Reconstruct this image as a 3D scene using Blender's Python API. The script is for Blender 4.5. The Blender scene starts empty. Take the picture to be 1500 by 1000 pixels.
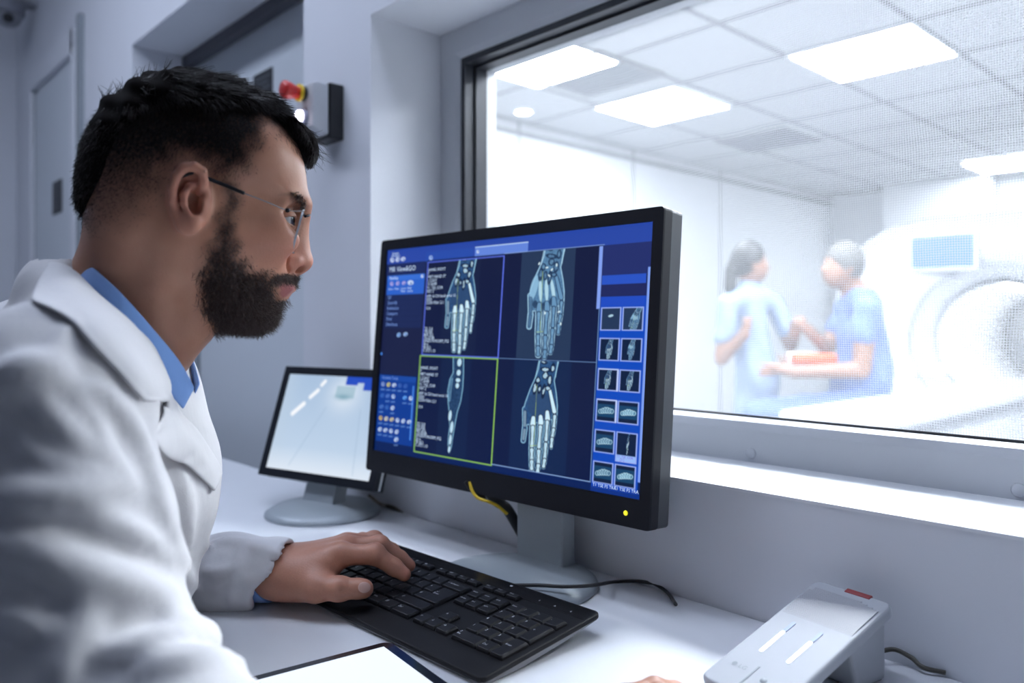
import bpy, bmesh, math, random
import numpy as np
from mathutils import Vector, Matrix
random.seed(7); np.random.seed(7)
SC = bpy.context.scene
COL = SC.collection
PI = math.pi
# ---------------------------------------------------------------- frame
# world axes: x runs along the window wall (towards the right of the picture), y runs into that wall, z is up
F, PX0, PY0, CAMH, DESK = 1150.0, 750.0, 475.0, 1.07, 0.74
RX, RY = 0.6812, 0.7321
def cw(p):
    """camera frame (right, up, depth) -> world; arrays welcome"""
    p = np.asarray(p, float)
    X, Y, Z = p[..., 0], p[..., 1], p[..., 2]
    return np.stack([X*RX - Z*RY, X*RY + Z*RX, Y + CAMH], -1)
def cp(px, py, z):
    """pixel + depth -> camera frame point"""
    return np.array([(px-PX0)/F*z, (PY0-py)/F*z, z])
def P(px, py, z): return Vector(cw(cp(px, py, z)))
def onh(px, py, H):
    """pixel -> world point at height H above the desk top"""
    return P(px, py, (CAMH-DESK-H)*F/(py-PY0))
def onn(px, py, n):
    """pixel -> world point on the plane y = n"""
    return P(px, py, n/(RY*(px-PX0)/F + RX))
# ---------------------------------------------------------------- materials
def srgb(r, g=None, b=None):
    if g is None: r, g, b = r
    f = lambda c: (c/255/12.92) if c/255 <= .04045 else ((c/255+.055)/1.055)**2.4
    return (f(r), f(g), f(b), 1.0)
def nd(nt, t, **kw):
    n = nt.nodes.new(t)
    for k, v in kw.items():
        if k in n.inputs: n.inputs[k].default_value = v
        else: setattr(n, k, v)
    return n
def mat(name, col, rough=.5, metal=0.0, noise=.04, scale=30, bump=0.0, bscale=None, spec=.5, emit=None, estr=0, sss=0, coat=0, sheen=0):
    m = bpy.data.materials.new(name); m.use_nodes = True
    nt = m.node_tree; b = nt.nodes['Principled BSDF']
    if len(col) == 3: col = (*col, 1)
    b.inputs['Roughness'].default_value = rough
    b.inputs['Metallic'].default_value = metal
    b.inputs['Specular IOR Level'].default_value = spec
    if coat: b.inputs['Coat Weight'].default_value = coat; b.inputs['Coat Roughness'].default_value = .1
    if sheen: b.inputs['Sheen Weight'].default_value = sheen
    if sss:
        b.inputs['Subsurface Weight'].default_value = sss
        b.inputs['Subsurface Radius'].default_value = (.010, .004, .002); b.inputs['Subsurface Scale'].default_value = .5
    tc = nd(nt, 'ShaderNodeTexCoord')
    if noise:
        tx = nd(nt, 'ShaderNodeTexNoise', Scale=scale, Detail=4.0)
        nt.links.new(tc.outputs['Object'], tx.inputs['Vector'])
        hs = nd(nt, 'ShaderNodeMapRange'); hs.inputs['To Min'].default_value = 1-noise; hs.inputs['To Max'].default_value = 1+noise
        nt.links.new(tx.outputs['Fac'], hs.inputs['Value'])
        mx = nd(nt, 'ShaderNodeMix', data_type='RGBA', blend_type='MULTIPLY'); mx.inputs['Factor'].default_value = 1
        mx.inputs['A'].default_value = col
        nt.links.new(hs.outputs['Result'], mx.inputs['B'])
        nt.links.new(mx.outputs['Result'], b.inputs['Base Color'])
    else: b.inputs['Base Color'].default_value = col
    if bump:
        t2 = nd(nt, 'ShaderNodeTexNoise', Scale=bscale or scale*4, Detail=3.0)
        nt.links.new(tc.outputs['Object'], t2.inputs['Vector'])
        bp = nd(nt, 'ShaderNodeBump', Strength=bump, Distance=.002)
        nt.links.new(t2.outputs['Fac'], bp.inputs['Height']); nt.links.new(bp.outputs['Normal'], b.inputs['Normal'])
    if emit is not None:
        b.inputs['Emission Color'].default_value = emit if len(emit) == 4 else (*emit, 1)
        b.inputs['Emission Strength'].default_value = estr
    return m
# ---------------------------------------------------------------- mesh building
class MB:
    """collects shapes for ONE mesh object"""
    def __init__(s): s.v = []; s.f = []; s.mi = []; s.sm = []
    def add(s, v, f, mi=0, smooth=False):
        o = len(s.v); s.v += [tuple(map(float, q)) for q in v]; s.f += [tuple(o+i for i in q) for q in f]
        s.mi += [mi]*len(f); s.sm += [smooth]*len(f); return s
    def bm(s, bm, mi=0, smooth=False, M=None):
        if M is not None: bm.transform(M)
        bm.verts.ensure_lookup_table(); bm.verts.index_update()
        s.add([v.co[:] for v in bm.verts], [[v.index for v in f.verts] for f in bm.faces], mi, smooth); bm.free(); return s
    def box(s, a, b, bev=0, seg=2, mi=0, M=None, smooth=False):
        a, b = Vector(a), Vector(b)
        bm = bmesh.new(); bmesh.ops.create_cube(bm, size=1)
        c = (a+b)/2; d = b-a
        bm.transform(Matrix.Translation(c) @ Matrix.Diagonal((d.x, d.y, d.z, 1)))
        if bev: bmesh.ops.bevel(bm, geom=bm.edges[:], offset=bev, segments=seg, affect='EDGES', profile=.5)
        return s.bm(bm, mi, smooth, M)
    def lathe(s, prof, seg=48, M=None, mi=0, smooth=True, cap=True):
        v = []; f = []; n = len(prof)
        for k in range(seg):
            a = 2*PI*k/seg
            for r, z in prof: v.append((r*math.cos(a), r*math.sin(a), z))
        for k in range(seg):
            k2 = (k+1) % seg
            for i in range(n-1): f.append((k*n+i, k2*n+i, k2*n+i+1, k*n+i+1))
        if cap:
            if prof[0][0] > 1e-6: f.append([k*n for k in range(seg)][::-1])
            if prof[-1][0] > 1e-6: f.append([k*n+n-1 for k in range(seg)])
        if M is not None: v = [M @ Vector(q) for q in v]
        return s.add(v, f, mi, smooth)
    def tube(s, pts, r, seg=10, mi=0, smooth=True, cap=True):
        pts = [Vector(p) for p in pts]; n = len(pts)
        rs = r if hasattr(r, '__len__') else [r]*n
        v = []; f = []; prev = None
        for i, p in enumerate(pts):
            t = (pts[min(i+1, n-1)] - pts[max(i-1, 0)]).normalized()
            if prev is None:
                a = Vector((0, 0, 1)) if abs(t.z) < .9 else Vector((1, 0, 0))
                u = t.cross(a).normalized()
            else: u = (prev - t*prev.dot(t)).normalized()
            prev = u; w = t.cross(u)
            for k in range(seg):
                a = 2*PI*k/seg; v.append(p + (u*math.cos(a) + w*math.sin(a))*rs[i])
        for i in range(n-1):
            for k in range(seg):
                k2 = (k+1) % seg
                f.append((i*seg+k, i*seg+k2, (i+1)*seg+k2, (i+1)*seg+k))
        if cap: f.append(list(range(seg))[::-1]); f.append([(n-1)*seg+k for k in range(seg)])
        return s.add(v, f, mi, smooth)
    def prism(s, poly, z0, z1, M=None, mi=0, bev=0, seg=2, smooth=False):
        """extrude a 2D polygon (x,y) from z0 to z1"""
        bm = bmesh.new(); vs = [bm.verts.new((x, y, z0)) for x, y in poly]
        fc = bm.faces.new(vs); r = bmesh.ops.extrude_face_region(bm, geom=[fc])
        for e in r['geom']:
            if isinstance(e, bmesh.types.BMVert): e.co.z = z1
        bmesh.ops.recalc_face_normals(bm, faces=bm.faces[:])
        if bev:
            ed = [e for e in bm.edges if abs(e.verts[0].co.z - e.verts[1].co.z) < 1e-7]
            bmesh.ops.bevel(bm, geom=ed, offset=bev, segments=seg, affect='EDGES', profile=.5)
        return s.bm(bm, mi, smooth, M)
    def build(s, name, mats, parent=None, smooth_angle=None, fix=False):
        me = bpy.data.meshes.new(name); me.from_pydata(s.v, [], s.f)
        mats = mats if isinstance(mats, (list, tuple)) else [mats]
        for m in mats: me.materials.append(m)
        me.polygons.foreach_set('material_index', s.mi); me.polygons.foreach_set('use_smooth', s.sm)
        me.update()
        if fix:
            bm = bmesh.new(); bm.from_mesh(me); bmesh.ops.recalc_face_normals(bm, faces=bm.faces[:]); bm.to_mesh(me); bm.free()
        o = bpy.data.objects.new(name, me); COL.objects.link(o)
        if parent: attach(o, parent)
        return o
def attach(o, parent):
    """parent keeping the world-space mesh data where it is"""
    o.parent = parent; o.matrix_parent_inverse = world_of(parent).inverted()
def world_of(o):
    M = o.matrix_basis.copy()
    if o.parent: M = world_of(o.parent) @ o.matrix_parent_inverse @ M
    return M
def tag(o, label=None, cat=None, group=None, kind=None):
    if label: o['label'] = label
    if cat: o['category'] = cat
    if group: o['group'] = group
    if kind: o['kind'] = kind
    return o
def empty(name, loc, label=None, cat=None, group=None, rz=0):
    o = bpy.data.objects.new(name, None); COL.objects.link(o); o.location = loc; o.rotation_euler.z = rz; o.empty_display_size = .05
    return tag(o, label, cat, group)
def struct(o): o['kind'] = 'structure'; return o
def rbox(w, h, r, seg=5):
    """rounded rectangle outline centred at 0"""
    out = []
    for cx, cy, a0 in ((w/2-r, h/2-r, 0), (-w/2+r, h/2-r, 90), (-w/2+r, -h/2+r, 180), (w/2-r, -h/2+r, 270)):
        for k in range(seg+1):
            a = math.radians(a0+90*k/seg); out.append((cx+r*math.cos(a), cy+r*math.sin(a)))
    return out
def frame_matrix(origin, x, y, z):
    M = Matrix.Identity(4)
    for i, c in enumerate((x, y, z, origin)):
        for j in range(3): M[j][i] = c[j]
    return M
_fonts = {}
def text_mesh(txt, size, align='LEFT', extrude=0.0, res=2):
    """verts, faces of a text lying in the local xy plane"""
    key = (txt, size, align, extrude)
    if key in _fonts: return _fonts[key]
    cu = bpy.data.curves.new('t', 'FONT'); cu.body = txt; cu.size = size; cu.align_x = align; cu.align_y = 'CENTER'
    cu.resolution_u = res; cu.extrude = extrude
    ob = bpy.data.objects.new('t', cu)
    me = ob.to_mesh()
    v = [x.co.copy() for x in me.vertices]; f = [tuple(p.vertices) for p in me.polygons]
    ob.to_mesh_clear(); bpy.data.objects.remove(ob); bpy.data.curves.remove(cu)
    _fonts[key] = (v, f); return v, f
def spline(pts, n=8):
    """Catmull-Rom through points"""
    p = [Vector(q) for q in pts]; p = [2*p[0]-p[1]] + p + [2*p[-1]-p[-2]]; out = []
    for i in range(1, len(p)-2):
        for k in range(n):
            t = k/n; a, b, c, d = p[i-1:i+3]
            out.append(.5*((2*b) + (c-a)*t + (2*a-5*b+4*c-d)*t*t + (3*b-a-3*c+d)*t**3))
    out.append(p[-2]); return out
# ---------------------------------------------------------------- camera
cam = bpy.data.cameras.new('camera'); camo = bpy.data.objects.new('camera', cam); COL.objects.link(camo)
camo.location = (0, 0, CAMH); camo.rotation_euler = (PI/2, 0, math.atan2(RY, RX))
cam.sensor_width = 36; cam.lens = 36*F/1500; cam.shift_y = -25/1500; cam.clip_start = .02
cam.dof.use_dof = True; cam.dof.focus_distance = .84; cam.dof.aperture_fstop = 3.4
SC.camera = camo
SC.view_settings.view_transform = 'Standard'; SC.view_settings.look = 'None'; SC.view_settings.gamma = 1; SC.view_settings.exposure = 0
SC.view_settings.use_curve_mapping = False
SC.cycles.use_denoising = True
SC.cycles.max_bounces = 8; SC.cycles.diffuse_bounces = 4; SC.cycles.glossy_bounces = 3; SC.cycles.transparent_max_bounces = 16; SC.cycles.transmission_bounces = 6
SC.cycles.caustics_reflective = False; SC.cycles.caustics_refractive = False; SC.cycles.sample_clamp_indirect = 6
w = bpy.data.worlds.new('world'); SC.world = w; w.use_nodes = True
w.node_tree.nodes['Background'].inputs['Color'].default_value = (.55, .65, 1, 1); w.node_tree.nodes['Background'].inputs['Strength'].default_value = .0
# ================================================================ the setting
M_wall = mat('wall paint', (.70, .715, .76), .75, noise=.02, scale=6, bump=.05, bscale=250)
M_wallb = mat('dark unseen wall', (.22, .24, .30), .75, noise=.02, scale=6)  # for unseen walls, kept dark to cut bounce light on the coat
M_wall2 = mat('exam wall panel', (.62, .635, .655), .5, noise=.02, scale=4)
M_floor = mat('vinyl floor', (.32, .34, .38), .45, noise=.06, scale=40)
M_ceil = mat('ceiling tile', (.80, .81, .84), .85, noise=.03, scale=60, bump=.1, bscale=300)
M_door = mat('door laminate', (.62, .66, .70), .5, noise=.02, scale=5)
M_frame = mat('white window profile', (.66, .68, .72), .35, noise=.02, scale=10)
M_rail = mat('grey rail', (.09, .09, .11), .5)
M_jamb = mat('dark metal shield frame', (.030, .033, .042), .42, metal=.3, noise=.25, scale=14)
M_grey = mat('grey trim', (.28, .31, .34), .5)
M_black = mat('black plastic', (.012, .013, .016), .4)
WN, FN, JN, XN = .80, .964, 1.022, 1.046          # wall face, window frame face, shield face, exam-side wall face
ZC = 2.72                                        # ceiling
S0, S1, N0 = -4.25, 2.2, -2.6
WS0, WS1, WZ0, WZ1 = -1.245, .30, .880, 1.645    # window recess
DS0, DS1, DZ = -2.60, -1.50, 1.94                # doorway in the same wall
struct(MB().box((S0-.1, N0-.1, -.1), (S1+.1, XN, 0)).build('floor', M_floor))
struct(MB().box((S0-.1, N0-.1, ZC), (S1+.1, XN, ZC+.1)).build('ceiling', M_ceil))
m = MB()
DB = .985
m.box((S0, WN, 0), (DS0, XN, ZC)); m.box((DS0, WN, DZ), (DS1, XN, ZC)); m.box((DS0, DB+.05, 0), (DS1, XN, DZ))
m.box((DS1, WN, 0), (WS0, XN, ZC)); m.box((WS0, WN, WZ1), (WS1, XN, ZC)); m.box((WS1, WN, 0), (S1, XN, ZC))
m.box((WS0, WN, 0), (WS1, XN, WZ0))
struct(m.build('wall_front', M_wall))
struct(MB().box((S0-.1, N0, 0), (S0, XN, ZC)).build('wall_left', M_wall))
struct(MB().box((S1, N0, 0), (S1+.1, XN, ZC)).build('wall_right', M_wallb))
struct(MB().box((S0, N0-.1, 0), (S1, N0, ZC)).build('wall_rear', M_wallb))
# door_1: leaf set deep in the doorway, with top rail and pull handle
d1 = struct(MB().box((DS0, DB, .005), (DS1, DB+.045, DZ-.035)).build('door_1', M_door))
MB().box((DS0, DB-.03, DZ-.035), (DS1, DB+.045, DZ)).build('top_rail', M_rail, d1)
hd = onn(290, 600, DB)
m = MB(); hx = hd.x; m.box((hx-.03, DB-.012, hd.z-.01), (hx+.02, DB, hd.z+.26), .004)
m.box((hx-.012, DB-.055, hd.z), (hx+.004, DB-.01, hd.z+.02), .004); m.tube([(hx-.004, DB-.05, hd.z+.01), (hx-.09, DB-.05, hd.z+.01)], .009)
m.build('door_handle', M_grey, d1)
# door_2: shallow framed leaf near the far end of the same wall
m = MB(); m.box((-4.02, WN-.02, 0), (-3.87, WN+.01, 2.16), .004); m.box((-3.87, WN-.02, 2.07), (-3.20, WN+.01, 2.16), .004)
m.box((-3.24, WN-.02, 0), (-3.185, WN+.01, 2.16), .004)
d2 = struct(MB().box((-3.83, WN-.008, .005), (-3.24, WN+.01, 2.05), .002).build('door_2', M_door))
m.build('door_frame', M_wall, d2)
MB().box((-3.87, WN-.003, 0), (-3.83, WN+.01, 2.07)).build('door_rebate', M_grey, d2)
struct(MB().box((-3.16, WN-.018, 0), (-3.125, WN+.01, 2.19)).build('trim_1', M_grey))
# window_1: white profile frame, dark shield frame, mesh pane
def ring(mb, s0, s1, z0, z1, w, n0, n1, bev=0, mi=0):
    mb.box((s0, n0, z0), (s0+w, n1, z1), bev, mi=mi); mb.box((s1-w, n0, z0), (s1, n1, z1), bev, mi=mi)
    mb.box((s0+w, n0, z0), (s1-w, n1, z0+w), bev, mi=mi); mb.box((s0+w, n0, z1-w), (s1-w, n1, z1), bev, mi=mi)
m = MB(); ring(m, WS0, WS1, WZ0, WZ1, .046, FN, FN+.05)
# bevelled inner lip of the profile
a, b = .046, .057
q = lambda k, n: [(WS0+k, n, WZ0+k), (WS1-k, n, WZ0+k), (WS1-k, n, WZ1-k), (WS0+k, n, WZ1-k)]
v = q(a, FN) + q(b, FN+.004) + q(b, FN+.05)
f = [(i, (i+1) % 4, 4+(i+1) % 4, 4+i) for i in range(4)] + [(4+i, 4+(i+1) % 4, 8+(i+1) % 4, 8+i) for i in range(4)]
m.add(v, f)
w1 = struct(m.build('window_1', M_frame))
m = MB(); z0_, z1_ = WZ0+.057, WZ1-.057
m.box((WS0+.057, FN+.006, z0_), (WS0+.069, JN, z1_)); m.box((WS1-.069, FN+.006, z0_), (WS1-.057, JN, z1_)); m.box((WS0+.069, FN+.006, z1_-.012), (WS1-.069, JN, z1_)); m.box((WS0+.057, JN-.004, z0_-.003), (WS1-.057, JN, z0_+.003))
z0_, z1_ = WZ0+.05, WZ1-.05
m.box((WS0+.05, FN+.03, z0_), (WS0+.074, JN, z1_)); m.box((WS1-.074, FN+.03, z0_), (WS1-.05, JN, z1_)); m.box((WS0+.074, FN+.03, z1_-.024), (WS1-.074, JN, z1_))
m.build('shield_frame', M_jamb, w1)
m = MB(); ring(m, WS0, WS1, WZ0-.017, WZ1, .074, JN, XN)
m.build('exam_side_frame', M_wall2, w1)
m = MB()
for px in (1100, 1493): 
    c = onn(px, 664 if px < 1200 else 718, FN); m.lathe([(0, .003), (.006, .0025), (.008, 0)], 20, Matrix.Translation((c.x, FN, c.z)) @ Matrix.Rotation(PI/2, 4, 'X'))
m.build('screw_cap', M_frame, w1)
# shielding mesh: fine woven wires + laminated glass, as one pane
def mesh_pane():
    mt = bpy.data.materials.new('woven shield mesh in glass'); mt.use_nodes = True; nt = mt.node_tree; nt.nodes.clear()
    out = nd(nt, 'ShaderNodeOutputMaterial'); tc = nd(nt, 'ShaderNodeTexCoord'); sp = nd(nt, 'ShaderNodeSeparateXYZ')
    nt.links.new(tc.outputs['Object'], sp.inputs[0])
    def wires(sock, pitch):
        a = nd(nt, 'ShaderNodeMath', operation='MULTIPLY'); a.inputs[1].default_value = 1/pitch; nt.links.new(sock, a.inputs[0])
        b = nd(nt, 'ShaderNodeMath', operation='PINGPONG'); b.inputs[1].default_value = .5; nt.links.new(a.outputs[0], b.inputs[0])
        c = nd(nt, 'ShaderNodeMapRange'); c.inputs['From Min'].default_value = .05; c.inputs['From Max'].default_value = .14
        c.inputs['To Min'].default_value = 1; c.inputs['To Max'].default_value = 0; nt.links.new(b.outputs[0], c.inputs['Value'])
        return c.outputs[0]
    # slight weave wobble
    nz = nd(nt, 'ShaderNodeTexNoise', Scale=9.0, Detail=1.0); nt.links.new(tc.outputs['Object'], nz.inputs['Vector'])
    def wob(sock, k):
        a = nd(nt, 'ShaderNodeMath', operation='MULTIPLY_ADD'); a.inputs[1].default_value = k; nt.links.new(nz.outputs['Fac'], a.inputs[0]); nt.links.new(sock, a.inputs[2]); return a.outputs[0]
    hx = wires(wob(sp.outputs['X'], .012), .0030); hz = wires(wob(sp.outputs['Z'], .009), .0030)
    mx = nd(nt, 'ShaderNodeMath', operation='MAXIMUM'); nt.links.new(hx, mx.inputs[0]); nt.links.new(hz, mx.inputs[1])
    tr = nd(nt, 'ShaderNodeBsdfTransparent'); tr.inputs['Color'].default_value = (1, 1, 1, 1)
    tl = nd(nt, 'ShaderNodeBsdfTranslucent'); tl.inputs['Color'].default_value = (.95, .97, 1, 1)
    df = nd(nt, 'ShaderNodeBsdfDiffuse'); df.inputs['Color'].default_value = (.45, .47, .52, 1)
    haze = nd(nt, 'ShaderNodeMixShader'); haze.inputs[0].default_value = HAZE; nt.links.new(tr.outputs[0], haze.inputs[1]); nt.links.new(tl.outputs[0], haze.inputs[2])
    wire = nd(nt, 'ShaderNodeMixShader'); wire.inputs[0].default_value = .15; nt.links.new(df.outputs[0], wire.inputs[1]); nt.links.new(tl.outputs[0], wire.inputs[2])
    fin = nd(nt, 'ShaderNodeMixShader'); nt.links.new(mx.outputs[0], fin.inputs[0]); nt.links.new(haze.outputs[0], fin.inputs[1]); nt.links.new(wire.outputs[0], fin.inputs[2])
    nt.links.new(fin.outputs[0], out.inputs['Surface'])
    return mt
HAZE = .04
k = .069; kz = .056
MB().add([(WS0+k, JN+.002, WZ0+kz), (WS1-k, JN+.002, WZ0+kz), (WS1-k, JN+.002, WZ1-k), (WS0+k, JN+.002, WZ1-k)], [(0, 1, 2, 3)]).build('glass_pane', mesh_pane(), w1)
# window sill board
struct(MB().box((WS0, WN-.001, WZ0-.0005), (WS1, FN+.01, WZ0+.003), 0).build('trim_2', mat('sill paint', (.76, .775, .81), .5, noise=.02)))
# ---------------------------------------------------------------- ceiling light panels (seen exam room fittings and unseen added ones)
def panel(s, n, z, w, d, strength, col, name='ceiling_light', label=None, group=None, kind='thing', mf=None):
    e = empty(name, (s, n, z), label, 'light', group)
    m = MB(); m.prism(rbox(w-.02, d-.02, .03), -.006, 0)
    mt = bpy.data.materials.new('lamp diffuser'); mt.use_nodes = True; nt = mt.node_tree; nt.nodes.clear()
    em = nd(nt, 'ShaderNodeEmission', Strength=strength); em.inputs['Color'].default_value = (*col, 1); o = nd(nt, 'ShaderNodeOutputMaterial'); nt.links.new(em.outputs[0], o.inputs[0])
    df = m.build('diffuser', mt, None); df.parent = e
    m = MB()
    for a, b in (((-w/2, -d/2), (w/2, -d/2+.015)), ((-w/2, d/2-.015), (w/2, d/2)), ((-w/2, -d/2+.015), (-w/2+.015, d/2-.015)), ((w/2-.015, -d/2+.015), (w/2, d/2-.015))):
        m.box((*a, -.008), (*b, 0))
    fr = m.build('lamp_frame', M_frame, None); fr.parent = e
    return e
# ================================================================ desk and things on it
M_desk = mat('white laminate', (.80, .815, .85), .30, noise=.02, scale=20, spec=.6)
DN0 = .28
m = MB(); m.box((-2.55, DN0, DESK-.028), (1.3, WN-.001, DESK), .002)
desk = empty('desk', (-.6, .5, 0), 'long white laminate desk fixed along the wall under the window', 'desk')
m.build('desk_top', M_desk, desk)
for sx in (-2.5, -.9, 1.2):
    MB().box((sx, DN0+.04, 0), (sx+.025, WN-.02, DESK-.028)).build('side_panel', M_desk, desk)
# ---------------------------------------------------------------- main monitor
MON_W, MON_H = .518, .324
yaw, tilt = .7745, .0845
mc = np.array([-.0275, -.0405, 1.094])
def unit(v): v = np.array(v, float); return v/np.linalg.norm(v)
ma = np.array([math.cos(yaw), 0, -math.sin(yaw)]); mn = np.array([math.sin(yaw), 0, math.cos(yaw)])
mbv = np.array([0, math.cos(tilt), 0]) + math.sin(tilt)*mn; mback = np.cross(mbv, ma); mback *= np.sign(mback @ mn)
def wdir(d): d = np.asarray(d, float); return Vector((d[0]*RX - d[2]*RY, d[0]*RY + d[2]*RX, d[1]))
MM = frame_matrix(Vector(cw(mc)), wdir(ma), wdir(mbv), -wdir(mback))     # local x right, y up, z towards the viewer
M_bezel = mat('monitor black plastic', (.007, .008, .013), .5, spec=.22, noise=.05, scale=200, bump=.04, bscale=900)
M_bside = mat('monitor side grey plastic', (.045, .05, .06), .45, noise=.05, scale=100)
M_stand = mat('silver grey stand', (.36, .40, .43), .45, metal=.2, noise=.03, scale=200, bump=.03, bscale=800)
base_c = onh(779, 846, 0.0); base_c.y = min(base_c.y, WN-.118)
mon = empty('monitor', (base_c.x, base_c.y, DESK), 'large black widescreen monitor showing four hand scans on a blue display', 'monitor')
L, R_, T_, B_ = .0150, .0150, .0165, .0330
x0, x1, y0, y1 = -MON_W/2-L, MON_W/2+R_, -MON_H/2-B_, MON_H/2+T_
m = MB()
xi0, xi1, yi0, yi1 = -MON_W/2, MON_W/2, -MON_H/2, MON_H/2
# front bezel as a ring with rounded outer corners
outer = [(x+ (x0+x1)/2, y+(y0+y1)/2) for x, y in rbox(x1-x0, y1-y0, .005, 4)]
def bezel(mb, zf, zi):
    n = len(outer); q = n//4
    inner = [(xi1, yi1), (xi0, yi1), (xi0, yi0), (xi1, yi0)]
    v = [(x, y, zf) for x, y in outer] + [(x, y, zf) for x, y in inner] + [(x, y, zi) for x, y in inner]
    f = []
    for k in range(4):
        for i in range(q-1): f.append((k*q+i, k*q+i+1, n+k))
        f.append((k*q+q-1, (k*q+q) % n, n+(k+1) % 4, n+k))
        f.append((n+k, n+(k+1) % 4, n+4+(k+1) % 4, n+4+k))
    f = [tuple(g) for g in f]
    # outer rim rounded back
    base = len(v); v += [(x*1.002, y*1.002, zf-.0025) for x, y in outer] + [(x*1.002, y*1.002, zf-.017) for x, y in outer]
    for i in range(n):
        j = (i+1) % n; f.append((i, base+i, base+j, j)); f.append((base+i, base+n+i, base+n+j, base+j))
    mb.add([MM @ Vector(p) for p in v], f)
bezel(m, .003, -.003)
m.build('bezel', M_bezel, mon, fix=False)
m = MB(); m.prism(outer, -.036, -.013, MM, bev=0)
m.prism([(x*.72, y*.66) for x, y in outer], -.060, -.034, MM, bev=.012)
m.build('housing', M_bside, mon)
MB().lathe([(0, .0012), (.0024, .0010), (.003, 0)], 16, MM @ Matrix.Translation((xi1-.018, y0+.0155, .003))).build('power_light', mat('amber led', (.8, .8, .05), .3, emit=srgb(235, 225, 30), estr=1.0), mon)
# stand: column behind the screen, round base
cl, cr = onh(757, 812, .012), onh(825, 831, .012)
u = Vector((1, 0, 0)).lerp(Vector((ma[0]*RX-ma[2]*RY, ma[0]*RY+ma[2]*RX, 0)).normalized(), .7).normalized(); vv = Vector((-u.y, u.x, 0))
cwid = .108*.9
c0 = Vector((cl.x, cl.y, 0)); cwid = (Vector((cr.x, cr.y, 0))-c0).dot(u)
m = MB(); MC = frame_matrix(Vector((c0.x, c0.y, DESK)), u, vv, Vector((0, 0, 1)))
m.box((0, 0, .010), (cwid, .026, .30), .0025, 2, M=MC)
m.build('stand_column', M_stand, mon)
m = MB(); m.lathe([(0, .013), (.088, .0125), (.1, .0105), (.107, .006), (.109, .002), (.108, 0)], 72, Matrix.Translation((base_c.x, base_c.y, DESK)))
m.build('stand_base', M_stand, mon)
# --- screen picture, drawn in the plane of the screen
def homography(src, dst):
    A = []
    for (x, y), (u_, v_) in zip(src, dst):
        A.append([x, y, 1, 0, 0, 0, -u_*x, -u_*y, -u_]); A.append([0, 0, 0, x, y, 1, -v_*x, -v_*y, -v_])
    return np.linalg.svd(np.array(A))[2][-1].reshape(3, 3)
SCR = [(567, 368), (960, 324), (938, 730), (549, 662)]
H2 = homography([(0, 0), (1, 0), (1, 1), (0, 1)], SCR); H2i = np.linalg.inv(H2)
def to_uv(px, py):
    q = H2i @ np.array([px, py, 1]); return q[0]/q[2], q[1]/q[2]
GW, GH = 760, 475
uu, vv_ = np.meshgrid((np.arange(GW)+.5)/GW, (np.arange(GH)+.5)/GH)
den = H2[2, 0]*uu + H2[2, 1]*vv_ + H2[2, 2]
IX = (H2[0, 0]*uu + H2[0, 1]*vv_ + H2[0, 2])/den; IY = (H2[1, 0]*uu + H2[1, 1]*vv_ + H2[1, 2])/den
img = np.zeros((GH, GW, 3)); img[:] = (33, 46, 92)
def lin3(c): return np.array(c, float)
# broad blue cast of the display: cooler and deeper blue lower down
img[:] = lin3((24, 30, 68))*(1-vv_[..., None]) + lin3((2, 30, 88))*vv_[..., None]
def blend(mask, c, a=1.0):
    global img
    k = (np.clip(mask, 0, 1)*a)[..., None]; img = img*(1-k) + lin3(c)*k
AA = .55
def aa(d): return np.clip(.5 - d/AA/1.0, 0, 1)
def rect(p0, p1, c, a=1.0):
    u0, v0 = to_uv(*p0); u1, v1 = to_uv(*p1)
    d = np.maximum(np.maximum(u0-uu, uu-u1)*400, np.maximum(v0-vv_, vv_-v1)*350); blend(aa(d), c, a)
def rectuv(u0, v0, u1, v1, c, a=1.0):
    d = np.maximum(np.maximum(u0-uu, uu-u1)*400, np.maximum(v0-vv_, vv_-v1)*350); blend(aa(d), c, a)
def frameuv(u0, v0, u1, v1, c, w=1.6, a=1.0):
    d = np.maximum(np.maximum(u0-uu, uu-u1)*400, np.maximum(v0-vv_, vv_-v1)*350); blend(aa(np.abs(d)-w/2), c, a)
def seg(p, q, r0, r1=None, X=None, Y=None):
    X = IX if X is None else X; Y = IY if Y is None else Y
    r1 = r0 if r1 is None else r1
    px, py = p; dx, dy = q[0]-px, q[1]-py; L2 = dx*dx+dy*dy+1e-9
    t = np.clip(((X-px)*dx+(Y-py)*dy)/L2, 0, 1)
    return np.hypot(X-px-t*dx, Y-py-t*dy) - (r0+(r1-r0)*t)
def ell(c, rx, ry, ang=0, X=None, Y=None):
    X = IX if X is None else X; Y = IY if Y is None else Y
    ca, sa = math.cos(ang), math.sin(ang); x = (X-c[0])*ca+(Y-c[1])*sa; y = -(X-c[0])*sa+(Y-c[1])*ca
    return (np.sqrt((x/rx)**2+(y/ry)**2)-1)*min(rx, ry)
def polyd(pts, X=None, Y=None):
    X = IX if X is None else X; Y = IY if Y is None else Y
    d = np.full(X.shape, 1e9); inside = np.zeros(X.shape, bool); n = len(pts)
    for i in range(n):
        (x0_, y0_), (x1_, y1_) = pts[i], pts[(i+1) % n]
        d = np.minimum(d, seg((x0_, y0_), (x1_, y1_), 0, X=X, Y=Y))
        c = ((y0_ > Y) != (y1_ > Y)) & (X < (x1_-x0_)*(Y-y0_)/((y1_-y0_) or 1e-9)+x0_); inside ^= c
    return np.where(inside, -d, d)
_r = np.random.RandomState(3); _n = _r.rand(GH//3+2, GW//3+2); _n = np.kron(_n, np.ones((3, 3)))[:GH, :GW]
def sm2(a, k=2):
    for _ in range(k): a = (a + np.roll(a, 1, 0) + np.roll(a, -1, 0) + np.roll(a, 1, 1) + np.roll(a, -1, 1))/5
    return a
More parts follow.
